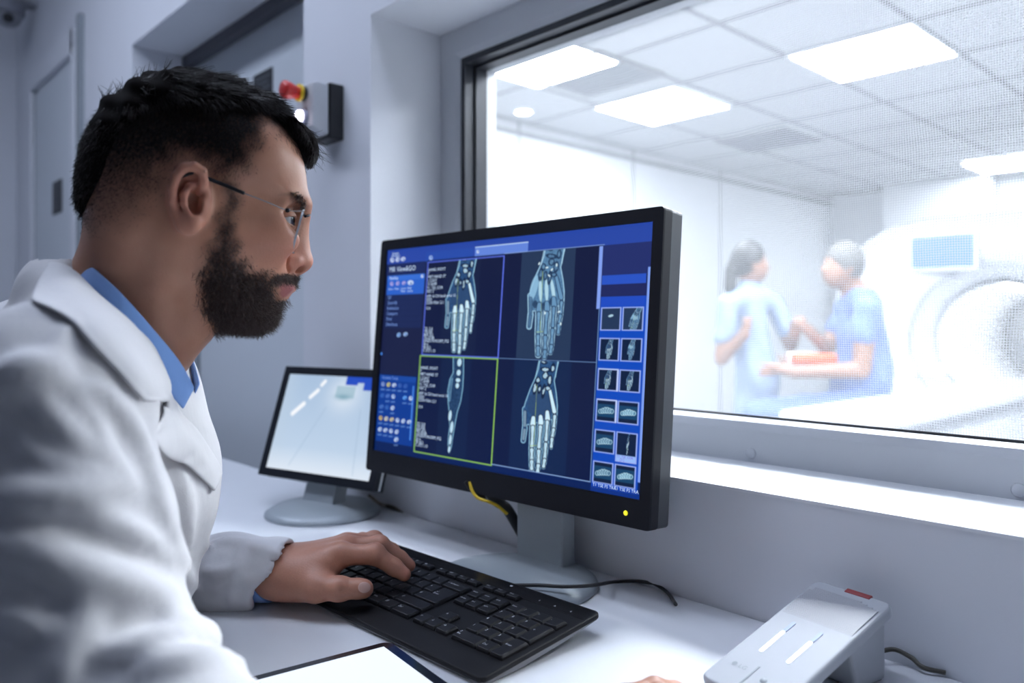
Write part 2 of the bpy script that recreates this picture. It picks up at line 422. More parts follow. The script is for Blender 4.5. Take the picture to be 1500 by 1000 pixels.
NZ = sm2(_n, 3); NZ = (NZ-NZ.mean())/NZ.std()
HC = [(200, 115), (352, 112), (332, 200), (318, 268), (334, 360), (343, 450), (340, 520), (300, 560), (122, 600), (90, 600), (78, 500), (95, 430), (130, 330), (170, 240), (190, 180)]
HF = [[(157, 575), (150, 770), (150, 860), (150, 925)], [(215, 570), (202, 775), (200, 890), (195, 940)], [(265, 535), (255, 720), (246, 850), (238, 905)], [(320, 500), (312, 620), (300, 690), (294, 760)]]
HT = [(97, 480), (97, 620), (86, 715)]
CARP = [((190, 265), 14, 20), ((170, 322), 11, 33), ((248, 228), 18, 22), ((250, 184), 30, 13), ((303, 170), 11, 24), ((281, 265), 13, 30), ((264, 322), 17, 14), ((234, 345), 9, 34), ((204, 330), 9, 22), ((236, 130), 16, 10)]
def hand(ax, ay, bx, by, style, clip, scale_w=1.0):
    """scan of a hand; (ax,ay) wrist centre, (bx,by) middle finger tip, in photograph pixels"""
    a0, b0 = np.array([276., 115]), np.array([196., 962]); d0 = b0-a0; d1 = np.array([bx-ax, by-ay])
    s = np.linalg.norm(d1)/np.linalg.norm(d0); th = math.atan2(d1[1], d1[0])-math.atan2(d0[1], d0[0])
    c, sn = math.cos(th), math.sin(th)
    X0, Y0 = (IX-ax)/s, (IY-ay)/s
    X = a0[0] + (X0*c+Y0*sn)/scale_w; Y = a0[1] + (-X0*sn+Y0*c)
    k = s                                             # local unit -> px
    A = lambda d: np.clip(.5 - d*k/AA, 0, 1)
    u0, v0 = to_uv(*clip[0]); u1, v1 = to_uv(*clip[1])
    cm = ((uu > u0) & (uu < u1) & (vv_ > v0) & (vv_ < v1)).astype(float)
    body = polyd(HC, X, Y); D = body
    fr = (27, 25, 24, 22)
    for ch, r in zip(HF, fr):
        for i in range(3): D = np.minimum(D, seg(ch[i], ch[i+1], r-2*i, r-2*i-2, X, Y))
    for i in range(2): D = np.minimum(D, seg(HT[i], HT[i+1], 23, 20, X, Y))
    fing = np.full(D.shape, 1e9)
    for ch, r in zip(HF, fr):
        for i in range(3): fing = np.minimum(fing, np.abs(seg(ch[i], ch[i+1], r-2*i, r-2*i-2, X, Y)))
    B = lambda mask, col, al=1.0: blend(mask*cm, col, al)
    if style == 'bone':
        fill, line, bone, dark = (34, 70, 116), (165, 215, 238), (205, 236, 250), (6, 18, 46)
        if scale_w != 1.0: bone = (215, 240, 250)
    else:
        fill, line, bone, dark = (78, 118, 156), (178, 218, 240), (104, 148, 186), (18, 36, 66)
    B(A(D), fill, .95); B(A(D)*(.5+.5*np.tanh(NZ)), (fill[0]+26, fill[1]+34, fill[2]+34), .55)
    B(A(np.abs(D+5)-3.2), line, .85)
    for ch, r in zip(HF, fr):
        for i in range(3):
            B(A(np.abs(seg(ch[i], ch[i+1], r-2*i-3, r-2*i-5, X, Y))-1.6)*A(body+12 if i == 0 else D-50), line, .6)
    if style != 'bone':                             # bright muscle bellies between the metacarpals
        B(A(ell((122, 420), 26, 95, .22, X, Y)), (150, 196, 226), .8)
        for cx in (168, 212, 258): B(A(ell((cx, 440), 13, 85, -.02-.12*(cx > 240), X, Y)), (186, 224, 240), .9)
        for cx, cy, rx, ry in ((130, 545, 18, 30), (190, 560, 17, 28), (245, 525, 16, 26)): B(A(ell((cx, cy), rx, ry, 0, X, Y)), dark, .6)
    else:
        B(A(ell((205, 450), 88, 105, -.12, X, Y)), (44, 72, 112), .8)
    # long bones
    mc_ = [((160, 545), (157, 590)), ((214, 535), (216, 580)), ((263, 500), (266, 550)), ((282, 340), (316, 495))]
    for (p, q_), r in zip(mc_, (19, 19, 18, 14)):
        d = seg(p, q_, r*.72, r, X, Y); B(A(d-5), dark, .8); B(A(d), bone)
    for ch, r in zip(HF, (13, 13, 12, 11)):
        for i in range(3):
            p, q_ = np.array(ch[i], float), np.array(ch[i+1], float); dd = q_-p; p2 = p+dd*.13+np.array((0., 14.))*(i == 0); q2 = q_-dd*.08
            m_ = (p2+q2)/2
            d = np.minimum(seg(p2, m_, r, r*.62, X, Y), seg(m_, q2, r*.62, r*.95, X, Y))
            B(A(d-6.5), dark, .8); B(A(d), bone, .95); B(A(d+6)*(.5-.5*np.tanh(NZ)), (150, 195, 222), .5)
    for i in range(2):
        p, q_ = np.array(HT[i], float), np.array(HT[i+1], float); d = seg(p+(q_-p)*.15, q_-(q_-p)*.12, 10, 9, X, Y); B(A(d-4), dark, .6); B(A(d), bone, .55)
    for (cx, cy), rx, ry in CARP:
        d = ell((cx, cy), rx, ry, .15, X, Y); B(A(d-6), dark, .75); B(A(d+2+3*np.tanh(NZ)), bone, .85 if style == 'bone' else .65); B(A(d+7)*(.5-.5*np.tanh(NZ)), (130, 178, 208), .6)
    B(A(np.abs(seg((200, 115), (172, 250), 0, 0, X, Y))-3), line, .8); B(A(np.abs(seg((340, 115), (322, 240), 0, 0, X, Y))-3), line, .8)
    if style != 'bone':
        for cx, cy in ((215, 270), (250, 285), (230, 330), (285, 250), (160, 240), (200, 610), (300, 600), (312, 690)): B(A(ell((cx, cy), 12, 6, cx*.7, X, Y)), (225, 245, 250), .9)
    # dotted measuring line
    dl = seg((185, 300), (165, 740), 0, 0, X, Y); B(A(np.abs(dl)-2.2)*(np.sin(Y*.55) > 0), (190, 215, 90), .9)
    B(A(np.abs(seg((140, 752), (185, 748), 0, 0, X, Y))-2), (190, 215, 90), .8)
def uvpx(u, v):
    q = H2 @ np.array([u, v, 1]); return q[0]/q[2], q[1]/q[2]
# top title band, tab
rectuv(0, 0, 1, .072, (40, 70, 164)); rectuv(0, .074, .190, .120, (30, 46, 104), .8)
rectuv(.192, .030, .400, .078, (38, 78, 172), .6)
rectuv(.406, .028, .610, .0715, (98, 132, 218)); rectuv(.406, .027, .610, .031, (195, 220, 250))
# left column panels
rectuv(0, .074, .195, .126, (26, 40, 92), .9); rectuv(0, .126, .198, .62, (24, 30, 66), .9)
rectuv(.008, .130, .192, .227, (42, 96, 200)); rectuv(.008, .130, .192, .156, (58, 114, 216), .7)
rectuv(.008, .228, .190, .392, (26, 40, 88), .9)
for k in range(6): rectuv(.008, .2525+.027*k, .190, .2535+.027*k, (18, 28, 64), .9)
rectuv(.004, .626, .184, .953, (10, 58, 146)); rectuv(.004, .626, .184, .652, (28, 80, 172), .6)
rectuv(.170, .668, .1765, .925, (70, 132, 225))
# centre: four image fields
cu0, cu1, cv0, cv1, cum, cvm = .199, .856, .069, .970, .523, .520
rectuv(cu0, cv0, cu1, cv1, (10, 18, 52), .60)
rectuv(.280, .084, .432, .514, (26, 38, 70), .45); rectuv(.294, .530, .420, .966, (22, 48, 84), .35)
rectuv(.589, .070, .773, .516, (40, 60, 90), .85); rectuv(.585, .524, .779, .965, (18, 50, 90), .45)
fld = {'A': (uvpx(.203, .080), uvpx(.523, .516)), 'B': (uvpx(.526, .071), uvpx(.852, .519)), 'D': (uvpx(.526, .522), uvpx(.852, .966))}
hand(687, 378.5, 673.5, 522, 'bone', fld['A']); hand(815, 362, 799.5, 529, 'soft', fld['B'], 1.04); hand(806, 529, 789, 695, 'bone', fld['D'])
# side view of the hand
Cp = [(664, 524), (681, 525), (681, 548), (680, 570), (677, 590), (672, 606), (669, 622), (666, 640), (663, 660), (660, 667), (657, 664), (657, 645), (659, 628), (659, 612), (657, 594), (656, 575), (659, 558), (664, 548)]
cmask = (vv_ > .525)
d = polyd(Cp); blend(aa(d)*cmask, (26, 56, 94), .95); blend(aa(d)*(.5+.5*np.tanh(NZ))*cmask, (58, 92, 132), .5)
blend(aa(np.abs(d+1.0)-.55)*cmask, (150, 205, 232), .9)
for c_, rx, ry in (((674, 533), 3.2, 6), ((673, 548), 3, 4.5), ((672, 559), 3.4, 3), ((671, 567), 2.6, 4), ((660.5, 611), 2.3, 8), ((663, 628), 2.3, 9), ((661, 646), 1.9, 8), ((659.5, 660), 1.8, 5)):
    blend(aa(ell(c_, rx+.9, ry+.9))*cmask, (8, 22, 54), .7); blend(aa(ell(c_, rx, ry, .1))*cmask, (198, 232, 250), .95)
blend(aa(np.abs(polyd([(661, 560), (664, 556), (660, 590), (658, 588)]))-.5)*cmask, (150, 205, 232), .7)
# field borders
frameuv(.203, .079, .523, .517, (96, 118, 240), 1.6)
frameuv(.196, .523, .522, .973, (150, 205, 90), 1.7)
rectuv(.523, .5185, .856, .5205, (130, 170, 220)); rectuv(.523, .9665, .862, .9695, (150, 185, 235)); rectuv(.523, .068, .862, .0700, (160, 190, 240))
rectuv(.8545, .315, .8565, .968, (120, 160, 215)); rectuv(.8465, .074, .8575, .315, (130, 160, 240)); rectuv(.857, .315, .8605, .97, (12, 40, 90))
# right column
rectuv(.859, .072, 1, .188, (34, 46, 108), .95); rectuv(.859, .188, .986, .223, (40, 82, 194)); rectuv(.859, .223, 1, .270, (30, 38, 92)); rectuv(.859, .270, .990, .985, (8, 72, 188))
rectuv(.859, .270, .986, .306, (30, 74, 192)); rectuv(.9895, .165, .9985, .940, (126, 158, 238)); rectuv(.857, .978, 1, 1, (8, 54, 150), .7)
rows = [(.312, .396), (.427, .509), (.543, .621), (.658, .737), (.771, .852), (.888, .965)]
th = []
for i, (va, vb) in enumerate(rows):
    for j, (ua, ub) in enumerate(((.863, .919), (.926, .982))):
        b2 = vb+.024*(i == 4 and j == 1)
        rectuv(ua, va, ub, vb, (8, 28, 62) if i > 0 else (34, 54, 86))
        if b2 > vb: rectuv(ua, vb, ub, b2, (150, 185, 245))
        if i >= 3 and not (i == 4 and j == 1): rectuv(ua, va+.015, ub, vb-.016, (22, 78, 118), .75)
        frameuv(ua, va, ub, b2, (152, 172, 240), 1.5); th.append((i, j, ua, va, ub, vb))
        if j == 0 and i in (2, 3): rectuv(ub-.001, va, ub+.0035, vb+.002, (190, 205, 245)); rectuv(ua, va-.003, ub+.003, va+.001, (190, 205, 245))
for i, j, ua, va, ub, vb in th:
    cl_ = (uvpx(ua+.002, va+.002), uvpx(ub-.002, vb-.002)); um = (ua+ub)/2
    if (i, j) == (0, 0): blend(aa(ell(uvpx(um, va+.030), 4, 1.8, -.25)), (170, 205, 225))
    elif i < 3 or (i, j) == (4, 1):
        a = uvpx(um+.006 + .012*((i, j) == (0, 1)), va+.001); b = uvpx(um-.002, vb-.003 + .02*((i, j) == (0, 1)))
        hand(*a, *b, 'soft' if (i, j) in ((0, 1), (1, 1)) else 'bone', cl_, .30 if (i, j) == (4, 1) else 1.0)
    else:
        cx, cy = uvpx(um, (va+vb)/2)
        for k in range(6):
            d = ell((cx-8+k*3.3, cy+abs(k-2.5)*.7-1), 2.6, 4.2 - abs(k-2.5)*.5, .2); blend(aa(np.abs(d)-.55), (190, 225, 240), .9); blend(aa(d), (130, 180, 205) if j else (90, 130, 160), .5)
# small marks
blend(aa(ell((558.5, 521), 1.3, 2.0)), (80, 150, 250))
def icon(u, v, c, s=1.0, k=0):
    p = uvpx(u, v); blend(aa(ell(p, 2.6*s, 3.2*s, .5*k)), c, .85); blend(aa(ell((p[0]+.7, p[1]-.6+.6*k), 1.0*s, 1.3*s)), (30, 70, 150), .6)
W_ = (220, 230, 250)
for k, u in enumerate((.026, .053, .081)): icon(u, .051, W_, 1.15, k)
for k, u in enumerate((.032, .062, .093, .126)): icon(u, .171, W_ if k == 3 else (196, 176, 230), 1.0 if k < 3 else 1.4, k)
icon(.180, .143, W_, .8); icon(.085, .426, (150, 195, 250), 1.1, 1); icon(.118, .422, (170, 205, 250), 1.1, 2); icon(.215, .058, (170, 195, 245), 1.1, 0); icon(.418, .050, W_, .8)
ic = [(0, 0, (150, 165, 215)), (1, 0, (235, 215, 120)), (2, 0, W_), (3, 0, (60, 100, 180)), (4, 0, (60, 100, 180)), (0, 1, (60, 105, 185)), (1, 1, (90, 125, 200)), (2, 1, (200, 215, 245)), (4, 1, (110, 175, 250)), (5, 1, W_),
      (0, 2, (80, 120, 195)), (1, 2, (60, 105, 185)), (2, 2, W_), (0, 3, (235, 190, 90)), (1, 3, (240, 225, 190)), (2, 3, (240, 215, 150)), (3, 3, W_), (4, 3, W_), (5, 3, W_), (0, 4, W_), (1, 4, W_), (2, 4, W_), (3, 4, W_), (3, 5, W_)]
for cx, cy, c in ic:
    u, v = .0225+.0282*cx, .672+.0558*cy - (.018 if cy == 5 else 0)
    icon(u, v, c, 1.05, (cx+cy) % 3); p = uvpx(u, v+.026)
    if c != (60, 105, 185): blend(aa(np.maximum(np.abs(IX-p[0])-3, np.abs(IY-p[1])-.9)), (150, 185, 240), .6)
# mesh grid carrying the picture as emission colours
def emission_grid(name, image, M, w_, h_, strength, parent):
    gh, gw = image.shape[:2]
    xs = np.linspace(-w_/2, w_/2, gw+1); ys = np.linspace(h_/2, -h_/2, gh+1)
    X, Y = np.meshgrid(xs, ys); V = np.stack([X.ravel(), Y.ravel(), np.zeros(X.size)], 1)
    Mn = np.array(M); V = V @ Mn[:3, :3].T + Mn[:3, 3]
    i = (np.arange(gh)[:, None]*(gw+1) + np.arange(gw)[None]).ravel()
    Fq = np.stack([i, i+gw+1, i+gw+2, i+1], 1)
    me = bpy.data.meshes.new(name); me.vertices.add(len(V)); me.vertices.foreach_set('co', V.ravel().astype(np.float32))
    me.loops.add(Fq.size); me.loops.foreach_set('vertex_index', Fq.ravel().astype(np.int32)); me.polygons.add(len(Fq))
    me.polygons.foreach_set('loop_start', (np.arange(len(Fq))*4).astype(np.int32)); me.polygons.foreach_set('loop_total', np.full(len(Fq), 4, np.int32))
    me.update(calc_edges=True)
    c = np.clip(image/255, 0, 1); c = np.where(c <= .04045, c/12.92, ((c+.055)/1.055)**2.4)
    pad = np.pad(c, ((1, 1), (1, 1), (0, 0)), mode='edge'); vc = (pad[:-1, :-1]+pad[1:, :-1]+pad[:-1, 1:]+pad[1:, 1:])/4
    at = me.color_attributes.new('picture', 'FLOAT_COLOR', 'POINT')
    at.data.foreach_set('color', np.concatenate([vc.reshape(-1, 3), np.ones((vc.shape[0]*vc.shape[1], 1))], 1).ravel().astype(np.float32))
    mt = bpy.data.materials.new(name + ' emission'); mt.use_nodes = True; nt = mt.node_tree; b = nt.nodes['Principled BSDF']
    b.inputs['Base Color'].default_value = (.004, .005, .008, 1); b.inputs['Roughness'].default_value = .45; b.inputs['Specular IOR Level'].default_value = .15
    a = nd(nt, 'ShaderNodeVertexColor', layer_name='picture'); nt.links.new(a.outputs['Color'], b.inputs['Emission Color']); b.inputs['Emission Strength'].default_value = strength
    me.materials.append(mt); o = bpy.data.objects.new(name, me); COL.objects.link(o); attach(o, parent); return o
scr = emission_grid('screen', img, MM, MON_W, MON_H, 1.0, mon)
# lettering on the screen
TXM = [mat('text white', (0, 0, 0), noise=0, emit=srgb(205, 228, 255), estr=1), mat('text blue', (0, 0, 0), noise=0, emit=srgb(120, 155, 225), estr=1), mat('text violet', (0, 0, 0), noise=0, emit=srgb(120, 90, 220), estr=1)]
def stext(u, v, t, px, mi=0):
    vs, fs = text_mesh(t, px); x, y = (u-.5)*MON_W, (.5-v)*MON_H
    m.add([MM @ Vector((p.x+x, p.y+y, .0006)) for p in vs], fs, mi)
def block(name, items):
    global m
    m = MB()
    for it in items: stext(*it)
    m.build(name, TXM, scr)
block('panel_text', [(.026, .020, 'System', .006), (.022, .032, 'Workplace', .005)])
block('panel_text', [(.017, .101, 'MR View&GO', .0115)])
block('panel_text', [(.020, .143, 'Reading', .0070)] + [(u, .198, a_, .0050) for u, a_ in ((.018, 'Series'), (.050, 'Mono'), (.082, 'Curve'), (.114, 'Multi'))] + [(.082, .211, 'Planar', .0050), (.114, .211, 'Layout', .0050)])
block('panel_text', [(.018, .240+.027*k, t_, .0074, 1) for k, t_ in enumerate(('2D', 'Quantify', 'Evaluation', 'Compare', 'Print', 'Distribute'))])
block('panel_text', [(.018, .639, 'Favorite Tools', .0070, 1)])
TA = [(.116, 'HAND, RIGHT'), (.133, 'F'), (.150, 'MRT HAND 3T'), (.168, '1.3.2017'), (.184, '11:26:08'), (.203, 'T1_TSE_COR'), (.219, 'PAT 2'), (.242, 'HFP 16 CH hand wrist 16'), (.258, 'SE/M'), (.273, 'COR>TRA 12.1'), (.299, '15:4')]
TB = [(.396, 'TE 13.0'), (.410, 'TR 550'), (.424, 'BW 252'), (.438, 'TA 02:48'), (.452, 'DIS2D/FS/NORM_PS2'), (.470, 'SP 4'), (.484, 'W 812'), (.498, 'C 372 1.10')]
block('scan_text', [(.208, v_, t_, .0064) for v_, t_ in TA]); block('scan_text', [(.208, v_, t_, .0064) for v_, t_ in TB])
TC = [(.579, 0), (.594, 1), (.609, 2), (.627, 3), (.641, 4), (.660, 5), (.676, 6), (.700, 7), (.716, 8), (.731, 9), (.762, 10)]
block('scan_text', [(.202, v_, TA[k_][1], .0064) for v_, k_ in TC]); block('scan_text', [(.202, .842+(v_-.396)*.96, t_, .0064) for v_, t_ in TB])
block('caption_text', [(.930, .859, 'T1_TSE_COR', .0040, 2), (.938, .869, '[31]', .0040, 2)]); block('caption_text', [(.864, .975, 'T1 TSE FS TRA', .0056), (.926, .975, 'T1 TSE FS TRA', .0056)])
# ---------------------------------------------------------------- cables behind the monitor
def cable(name, pts, r, mt, label, cat='cable', n=10, group=None):
    o = MB().tube(spline(pts, n), r, 10).build(name, mt); return tag(o, label, cat, group)
M_cab = mat('black cable rubber', (.012, .012, .014), .5)
M_yel = mat('yellow cable', (.75, .52, .02), .5)
zc = 1.10
sl = cable('cable_sleeve', [P(712, 715, 1.085), P(726, 733, 1.09), P(740, 742, 1.10), P(752, 760, 1.11), P(766, 785, 1.115)], .0075, M_cab, 'thick black cable sleeve sagging below the back of the large monitor', n=8)
sl2 = cable('power_cable', [P(682, 705, 1.10), P(695, 722, 1.10), P(712, 728, 1.095), P(724, 720, 1.08), P(733, 706, 1.07)], .0030, M_cab, 'thin black cable looping under the large monitor beside the yellow one')
cable('yellow_cable', [P(688, 706, 1.10), P(692, 719, 1.092), P(700, 729, 1.085), P(714, 734, 1.076), P(729, 741, 1.072), P(742, 752, 1.085)], .0022, M_yel, 'yellow cable hanging below the large monitor, left of its stand')
# black cord over the stand foot
cable('desk_cable', [onh(752, 857, .016), onh(790, 857, .019), onh(830, 859, .020), onh(868, 857, .0185), onh(900, 852, .006), onh(935, 851, .005), onh(960, 856, .004), onh(978, 868, .003), P(990, 885, .90)], .0022, M_cab, 'black cord lying across the foot of the large monitor and the desk')
# ---------------------------------------------------------------- small tilted monitor
M_sb = mat('small monitor frame', (.010, .012, .018), .45, noise=.05, scale=100, spec=.25)
A_ = cp(377.8, 694, 1.44); D_ = cp(546.7, 719, 1.44*219/244.)
sx = unit(D_-A_); T2 = cp(419, 536, 1.4187*1.055); sy = unit(T2-A_); sz = unit(np.cross(sx, sy)); 
if sz[2] > 0: sz = -sz
sW, sH = np.linalg.norm(D_-A_), np.linalg.norm(T2-A_)
sy = sy - sx*(sx @ sy); sy = unit(sy); sz = np.cross(sx, sy); sz = sz if sz[2] < 0 else -sz
ctr = A_ + sx*sW/2 + sy*sH/2
MS = frame_matrix(Vector(cw(ctr)), wdir(sx), wdir(sy), wdir(sz))
sb = onh(487, 745, .004); sb.y = min(sb.y, WN-.104)
sm = empty('small_monitor', (sb.x, sb.y, DESK), 'small tilted monitor on a round grey foot showing a pale scanner bore', 'monitor')
m = MB(); bw = .0145
o4 = [(-sW/2, -sH/2), (sW/2, -sH/2), (sW/2, sH/2), (-sW/2, sH/2)]; i4 = [(x*(sW/2-bw)/(sW/2), y*(sH/2-bw)/(sH/2)) for x, y in o4]
v = [MS @ Vector((x, y, 0)) for x, y in o4] + [MS @ Vector((x, y, 0)) for x, y in i4] + [MS @ Vector((x, y, -.003)) for x, y in i4] + [MS @ Vector((x, y, -.012)) for x, y in o4]
f = [(i, (i+1) % 4, 4+(i+1) % 4, 4+i) for i in range(4)] + [(4+i, 4+(i+1) % 4, 8+(i+1) % 4, 8+i) for i in range(4)] + [(i, 12+i, 12+(i+1) % 4, (i+1) % 4) for i in range(4)]
m.add(v, f); m.build('frame', M_sb, sm)
m = MB(); m.box((-sW/2+.001, -sH/2+.001, -.020), (sW/2-.001, sH/2-.001, -.011), .002, M=MS); m.build('side_band', mat('light grey band', (.5, .53, .58), .4), sm)
m = MB(); m.box((-sW/2, -sH/2, -.026), (sW/2, sH/2, -.020), .002, M=MS); m.box((-sW*.30, -sH*.38, -.042), (sW*.30, sH*.1, -.024), .006, M=MS); m.build('housing', M_sb, sm)
# picture: view down a scanner bore
gh, gw = 150, 200; yy, xx = np.mgrid[0:gh, 0:gw]; xx = (xx+.5)/gw; yy = (yy+.5)/gh
im2 = np.zeros((gh, gw, 3)); im2[:] = (168, 192, 220)
def bl2(mk, c, a=1.0):
    global im2
    k = (np.clip(mk, 0, 1)*a)[..., None]; im2 = im2*(1-k)+np.array(c, float)*k
bl2(yy, (205, 222, 240), .8); bl2(np.exp(-((xx-.0)/.12)**2), (190, 208, 226), .5); bl2(np.clip((yy-.75)*4, 0, 1), (228, 236, 246), .8)
bl2(np.exp(-(((xx-.60)/.17)**2+((yy-.18)/.20)**2)*1.2), (222, 232, 244), .95)
bl2((np.abs(xx-.60) < .09) & (yy > .10) & (yy < .22), (160, 190, 205), .8); bl2(np.exp(-(((xx-.59)/.07)**2+((yy-.215)/.03)**2)), (120, 160, 178), .8)
bl2((xx > .585) & (xx < .87) & (yy < .085+.05*(xx > .74)) & ~((np.abs(xx-.73) < .03) & (yy > .06)), (28, 70, 190), .95)
for x0_, y0_, x1_, y1_, w_ in ((.355, .10, .38, .06, .02), (.27, .235, .33, .16, .022), (.13, .42, .22, .31, .025), (.855, .10, .87, .16, .016), (.89, .22, .915, .29, .02), (.945, .37, .975, .48, .022)):
    d = seg((x0_*1.33, y0_), (x1_*1.33, y1_), w_, X=xx*1.33, Y=yy); bl2(np.clip(.5-d*60, 0, 1), (248, 250, 254))
for p, q_ in (((.45, .33), (.22, .95)), ((.78, .33), (.84, .97))):
    d = seg((p[0]*1.33, p[1]), (q_[0]*1.33, q_[1]), .003, X=xx*1.33, Y=yy); bl2(np.clip(.5-d*80, 0, 1), (140, 168, 196), .55)
emission_grid('screen', im2, MS @ Matrix.Translation((0, 0, -.002)), sW-2*bw, sH-2*bw, 1.0, sm)
m = MB(); m.lathe([(0, .022), (.05, .021), (.085, .014), (.099, .006), (.1, .001), (.098, 0)], 64, Matrix.Translation((sb.x, sb.y, DESK))); m.build('foot', M_stand, sm)
bx = wdir(sx); fw = wdir(np.array([sz[0], 0, sz[2]])).normalized(); bx = Vector((bx.x, bx.y, 0)).normalized()
mid = MS @ Vector((0, -sH*.30, -.034))
m = MB()
b0 = Vector((sb.x, sb.y, DESK+.018)) - bx*.0; hw = .038
v = []
for c, hw_, hd_ in ((b0, .036, .016), (Vector((mid.x, mid.y, mid.z)).lerp(b0, .5), .035, .015), (mid + Vector((0, 0, .02)), .035, .015)):
    for a, b in ((-1, -1), (1, -1), (1, 1), (-1, 1)): v.append(c + bx*hw_*a + fw*hd_*b)
f = [(0, 1, 2, 3), (8, 11, 10, 9)] + [(l*4+i, l*4+4+i, l*4+4+(i+1) % 4, l*4+(i+1) % 4) for l in (0, 1) for i in range(4)]
m.add(v, f); m.build('neck', M_stand, sm, fix=True)
cable('small_monitor_cable', [P(540, 725, 1.36), P(556, 737, 1.35), onh(566, 740, .004), onh(578, 744, .004), P(590, 752, 1.38)], .003, mat('brown cable', (.10, .08, .06), .5), 'short dark cable at the back of the small monitor foot')
# ---------------------------------------------------------------- desk intercom
M_ic = mat('white satin plastic', (.43, .45, .49), .45, noise=.01, scale=50, spec=.35)
q0, q1 = onh(1023, 992, .012), onh(1287, 975, .0); top = P(1185, 857, .793)
yax = Vector((top.x-q0.x, top.y-q0.y, 0)); IL = yax.length+.012; yax.normalize(); xax = Vector((yax.y, -yax.x, 0))
IW = .083
MI = frame_matrix(Vector((q0.x, q0.y, DESK)), xax, yax, Vector((0, 0, 1)))
ic_o = empty('desk_intercom', (q0.x, q0.y, DESK), 'white sloping desk intercom with two lit bars and a ribbed speaker', 'intercom')
tz0, tz1 = .014, top.z-DESK+.004; sl_ = math.atan2(tz1-tz0, IL); SLen = IL/math.cos(sl_)
MT = MI @ Matrix.Translation((0, 0, tz0)) @ Matrix.Rotation(sl_, 4, 'X')
m = MB(); m.prism([(x+IW/2, y+SLen/2) for x, y in rbox(IW, SLen, .009, 5)], -.012, 0, MT, bev=.003, seg=3, smooth=False)
m.build('sloping_body', M_ic, ic_o)
m = MB(); rt = math.tan(sl_)
v = []
for x in (.004, IW-.004):
    v += [(x, IL-.006, 0), (x, IL-.006, tz1-.012), (x, IL-.062, tz0+(IL-.062)*rt-.011), (x, IL-.050, 0)]
m.add([MI @ Vector(p) for p in v], [(0, 1, 2, 3), (7, 6, 5, 4), (0, 4, 5, 1), (1, 5, 6, 2), (2, 6, 7, 3), (3, 7, 4, 0)]); bmo = m.build('rear_block', M_ic, ic_o, fix=True)
bv = bmo.modifiers.new('b', 'BEVEL'); bv.width = .004; bv.segments = 3
MB().box((.006, IL-.048, 0), (IW-.006, IL-.010, .002), M=MI).build('rubber_pad', M_black, ic_o)
MB().box((.01, 0.0, 0), (IW-.01, .05, .006), M=MI).build('rubber_pad', M_black, ic_o)
m = MB()
gy0, gy1 = SLen*.66, SLen*.925
for k in range(26):
    y = gy0+(gy1-gy0)*k/25
    fade = min(1, (k+1)/8); x_a, x_b = IW*.055+ .004*(k > 22), IW*.945-.02*max(0, k-22)/3
    m.box((x_a, y-.0008, -.0002), (x_b, y+.0008, .0010*fade), M=MT)
m.build('speaker_ribs', mat('grey grille', (.40, .41, .45), .4), ic_o)
m = MB(); m.box((IW*.42, SLen-.0055, -.004), (IW*.74, SLen+.0006, .0008), .0006, M=MT); m.build('red_mark', mat('red translucent', (.26, .03, .035), .4), ic_o)
for k, (xa, col) in enumerate(((.30, 0), (.655, 0))):
    m = MB(); m.prism([(x+IW*xa, y+SLen*.415) for x, y in rbox(.0042, SLen*.20, .002, 3)], -.0005, .0006, MT); m.build('light_bar', mat('lit bar', (.9, .9, 1), .4, noise=0, emit=srgb(232, 236, 255), estr=1.1), ic_o)
    m = MB(); m.prism([(x+IW*xa, y+SLen*.56) for x, y in rbox(.0042, SLen*.09, .002, 3)], -.0005, .0005, MT); m.build('dim_bar', mat('dim bar', (.35, .42, .62), .4, noise=0), ic_o)
m = MB(); vs, fs = text_mesh('\u25cf LG', .007); m.add([MT @ Vector((p.x+IW*.16, p.y+SLen*.17, .0004)) for p in vs], fs)
m.box((IW*.44, 0.01, 0), (IW*.46, SLen*.22, .0004), M=MT); m.lathe([(0, .0005), (.003, .0004), (.0032, 0)], 14, MT @ Matrix.Translation((IW*.62, SLen*.15, 0)))
m.build('marks', M_grey, ic_o)
cable('intercom_cable', [onh(1285, 955, .012), onh(1310, 951, .014), onh(1335, 963, .010), onh(1352, 977, .006), onh(1385, 985, .004)], .0022, mat('olive cable', (.09, .085, .07), .5), 'thin dark cable leaving the back of the desk intercom')
# ---------------------------------------------------------------- tablet
tcn = onh(570, 936, .009); MTB = frame_matrix(Vector((tcn.x, tcn.y, DESK)), Vector((1, 0, 0)), Vector((0, 1, 0)), Vector((0, 0, 1)))
tb1, tb2 = onh(385, 983, .009), onh(660, 1000, .009)
uxa = Vector((tb2.x-tcn.x, tb2.y-tcn.y, 0)).normalized(); uya = Vector((-uxa.y, uxa.x, 0))
MTB = frame_matrix(Vector((tcn.x, tcn.y, DESK)), uxa, uya, Vector((0, 0, 1)))
TL_, TW_ = .245, .168
tab = empty('tablet', (tcn.x, tcn.y, DESK), 'black-framed tablet with a bright white screen lying before the keyboard', 'tablet')
rr = [(x+TL_/2, y-TW_/2) for x, y in rbox(TL_, TW_, .010, 6)]
m = MB(); m.prism(rr, .001, .0078, MTB, bev=.0012); m.build('case', M_black, tab)
m = MB(); m.prism([(x*.985+TL_*.0075, y*.985-TW_*.0075) for x, y in rr], .0078, .0082, MTB); m.build('cover_glass', mat('tablet black glass', (.006, .008, .014), .12, spec=.6), tab)
m = MB(); bz = .012; m.add([MTB @ Vector(p) for p in ((bz, -TW_+bz, .0085), (TL_-bz, -TW_+bz, .0085), (TL_-bz, -bz, .0085), (bz, -bz, .0085))], [(0, 1, 2, 3)])
m.build('screen', mat('tablet screen', (0, 0, 0), .3, noise=0, emit=srgb(232, 240, 255), estr=1.15), tab)
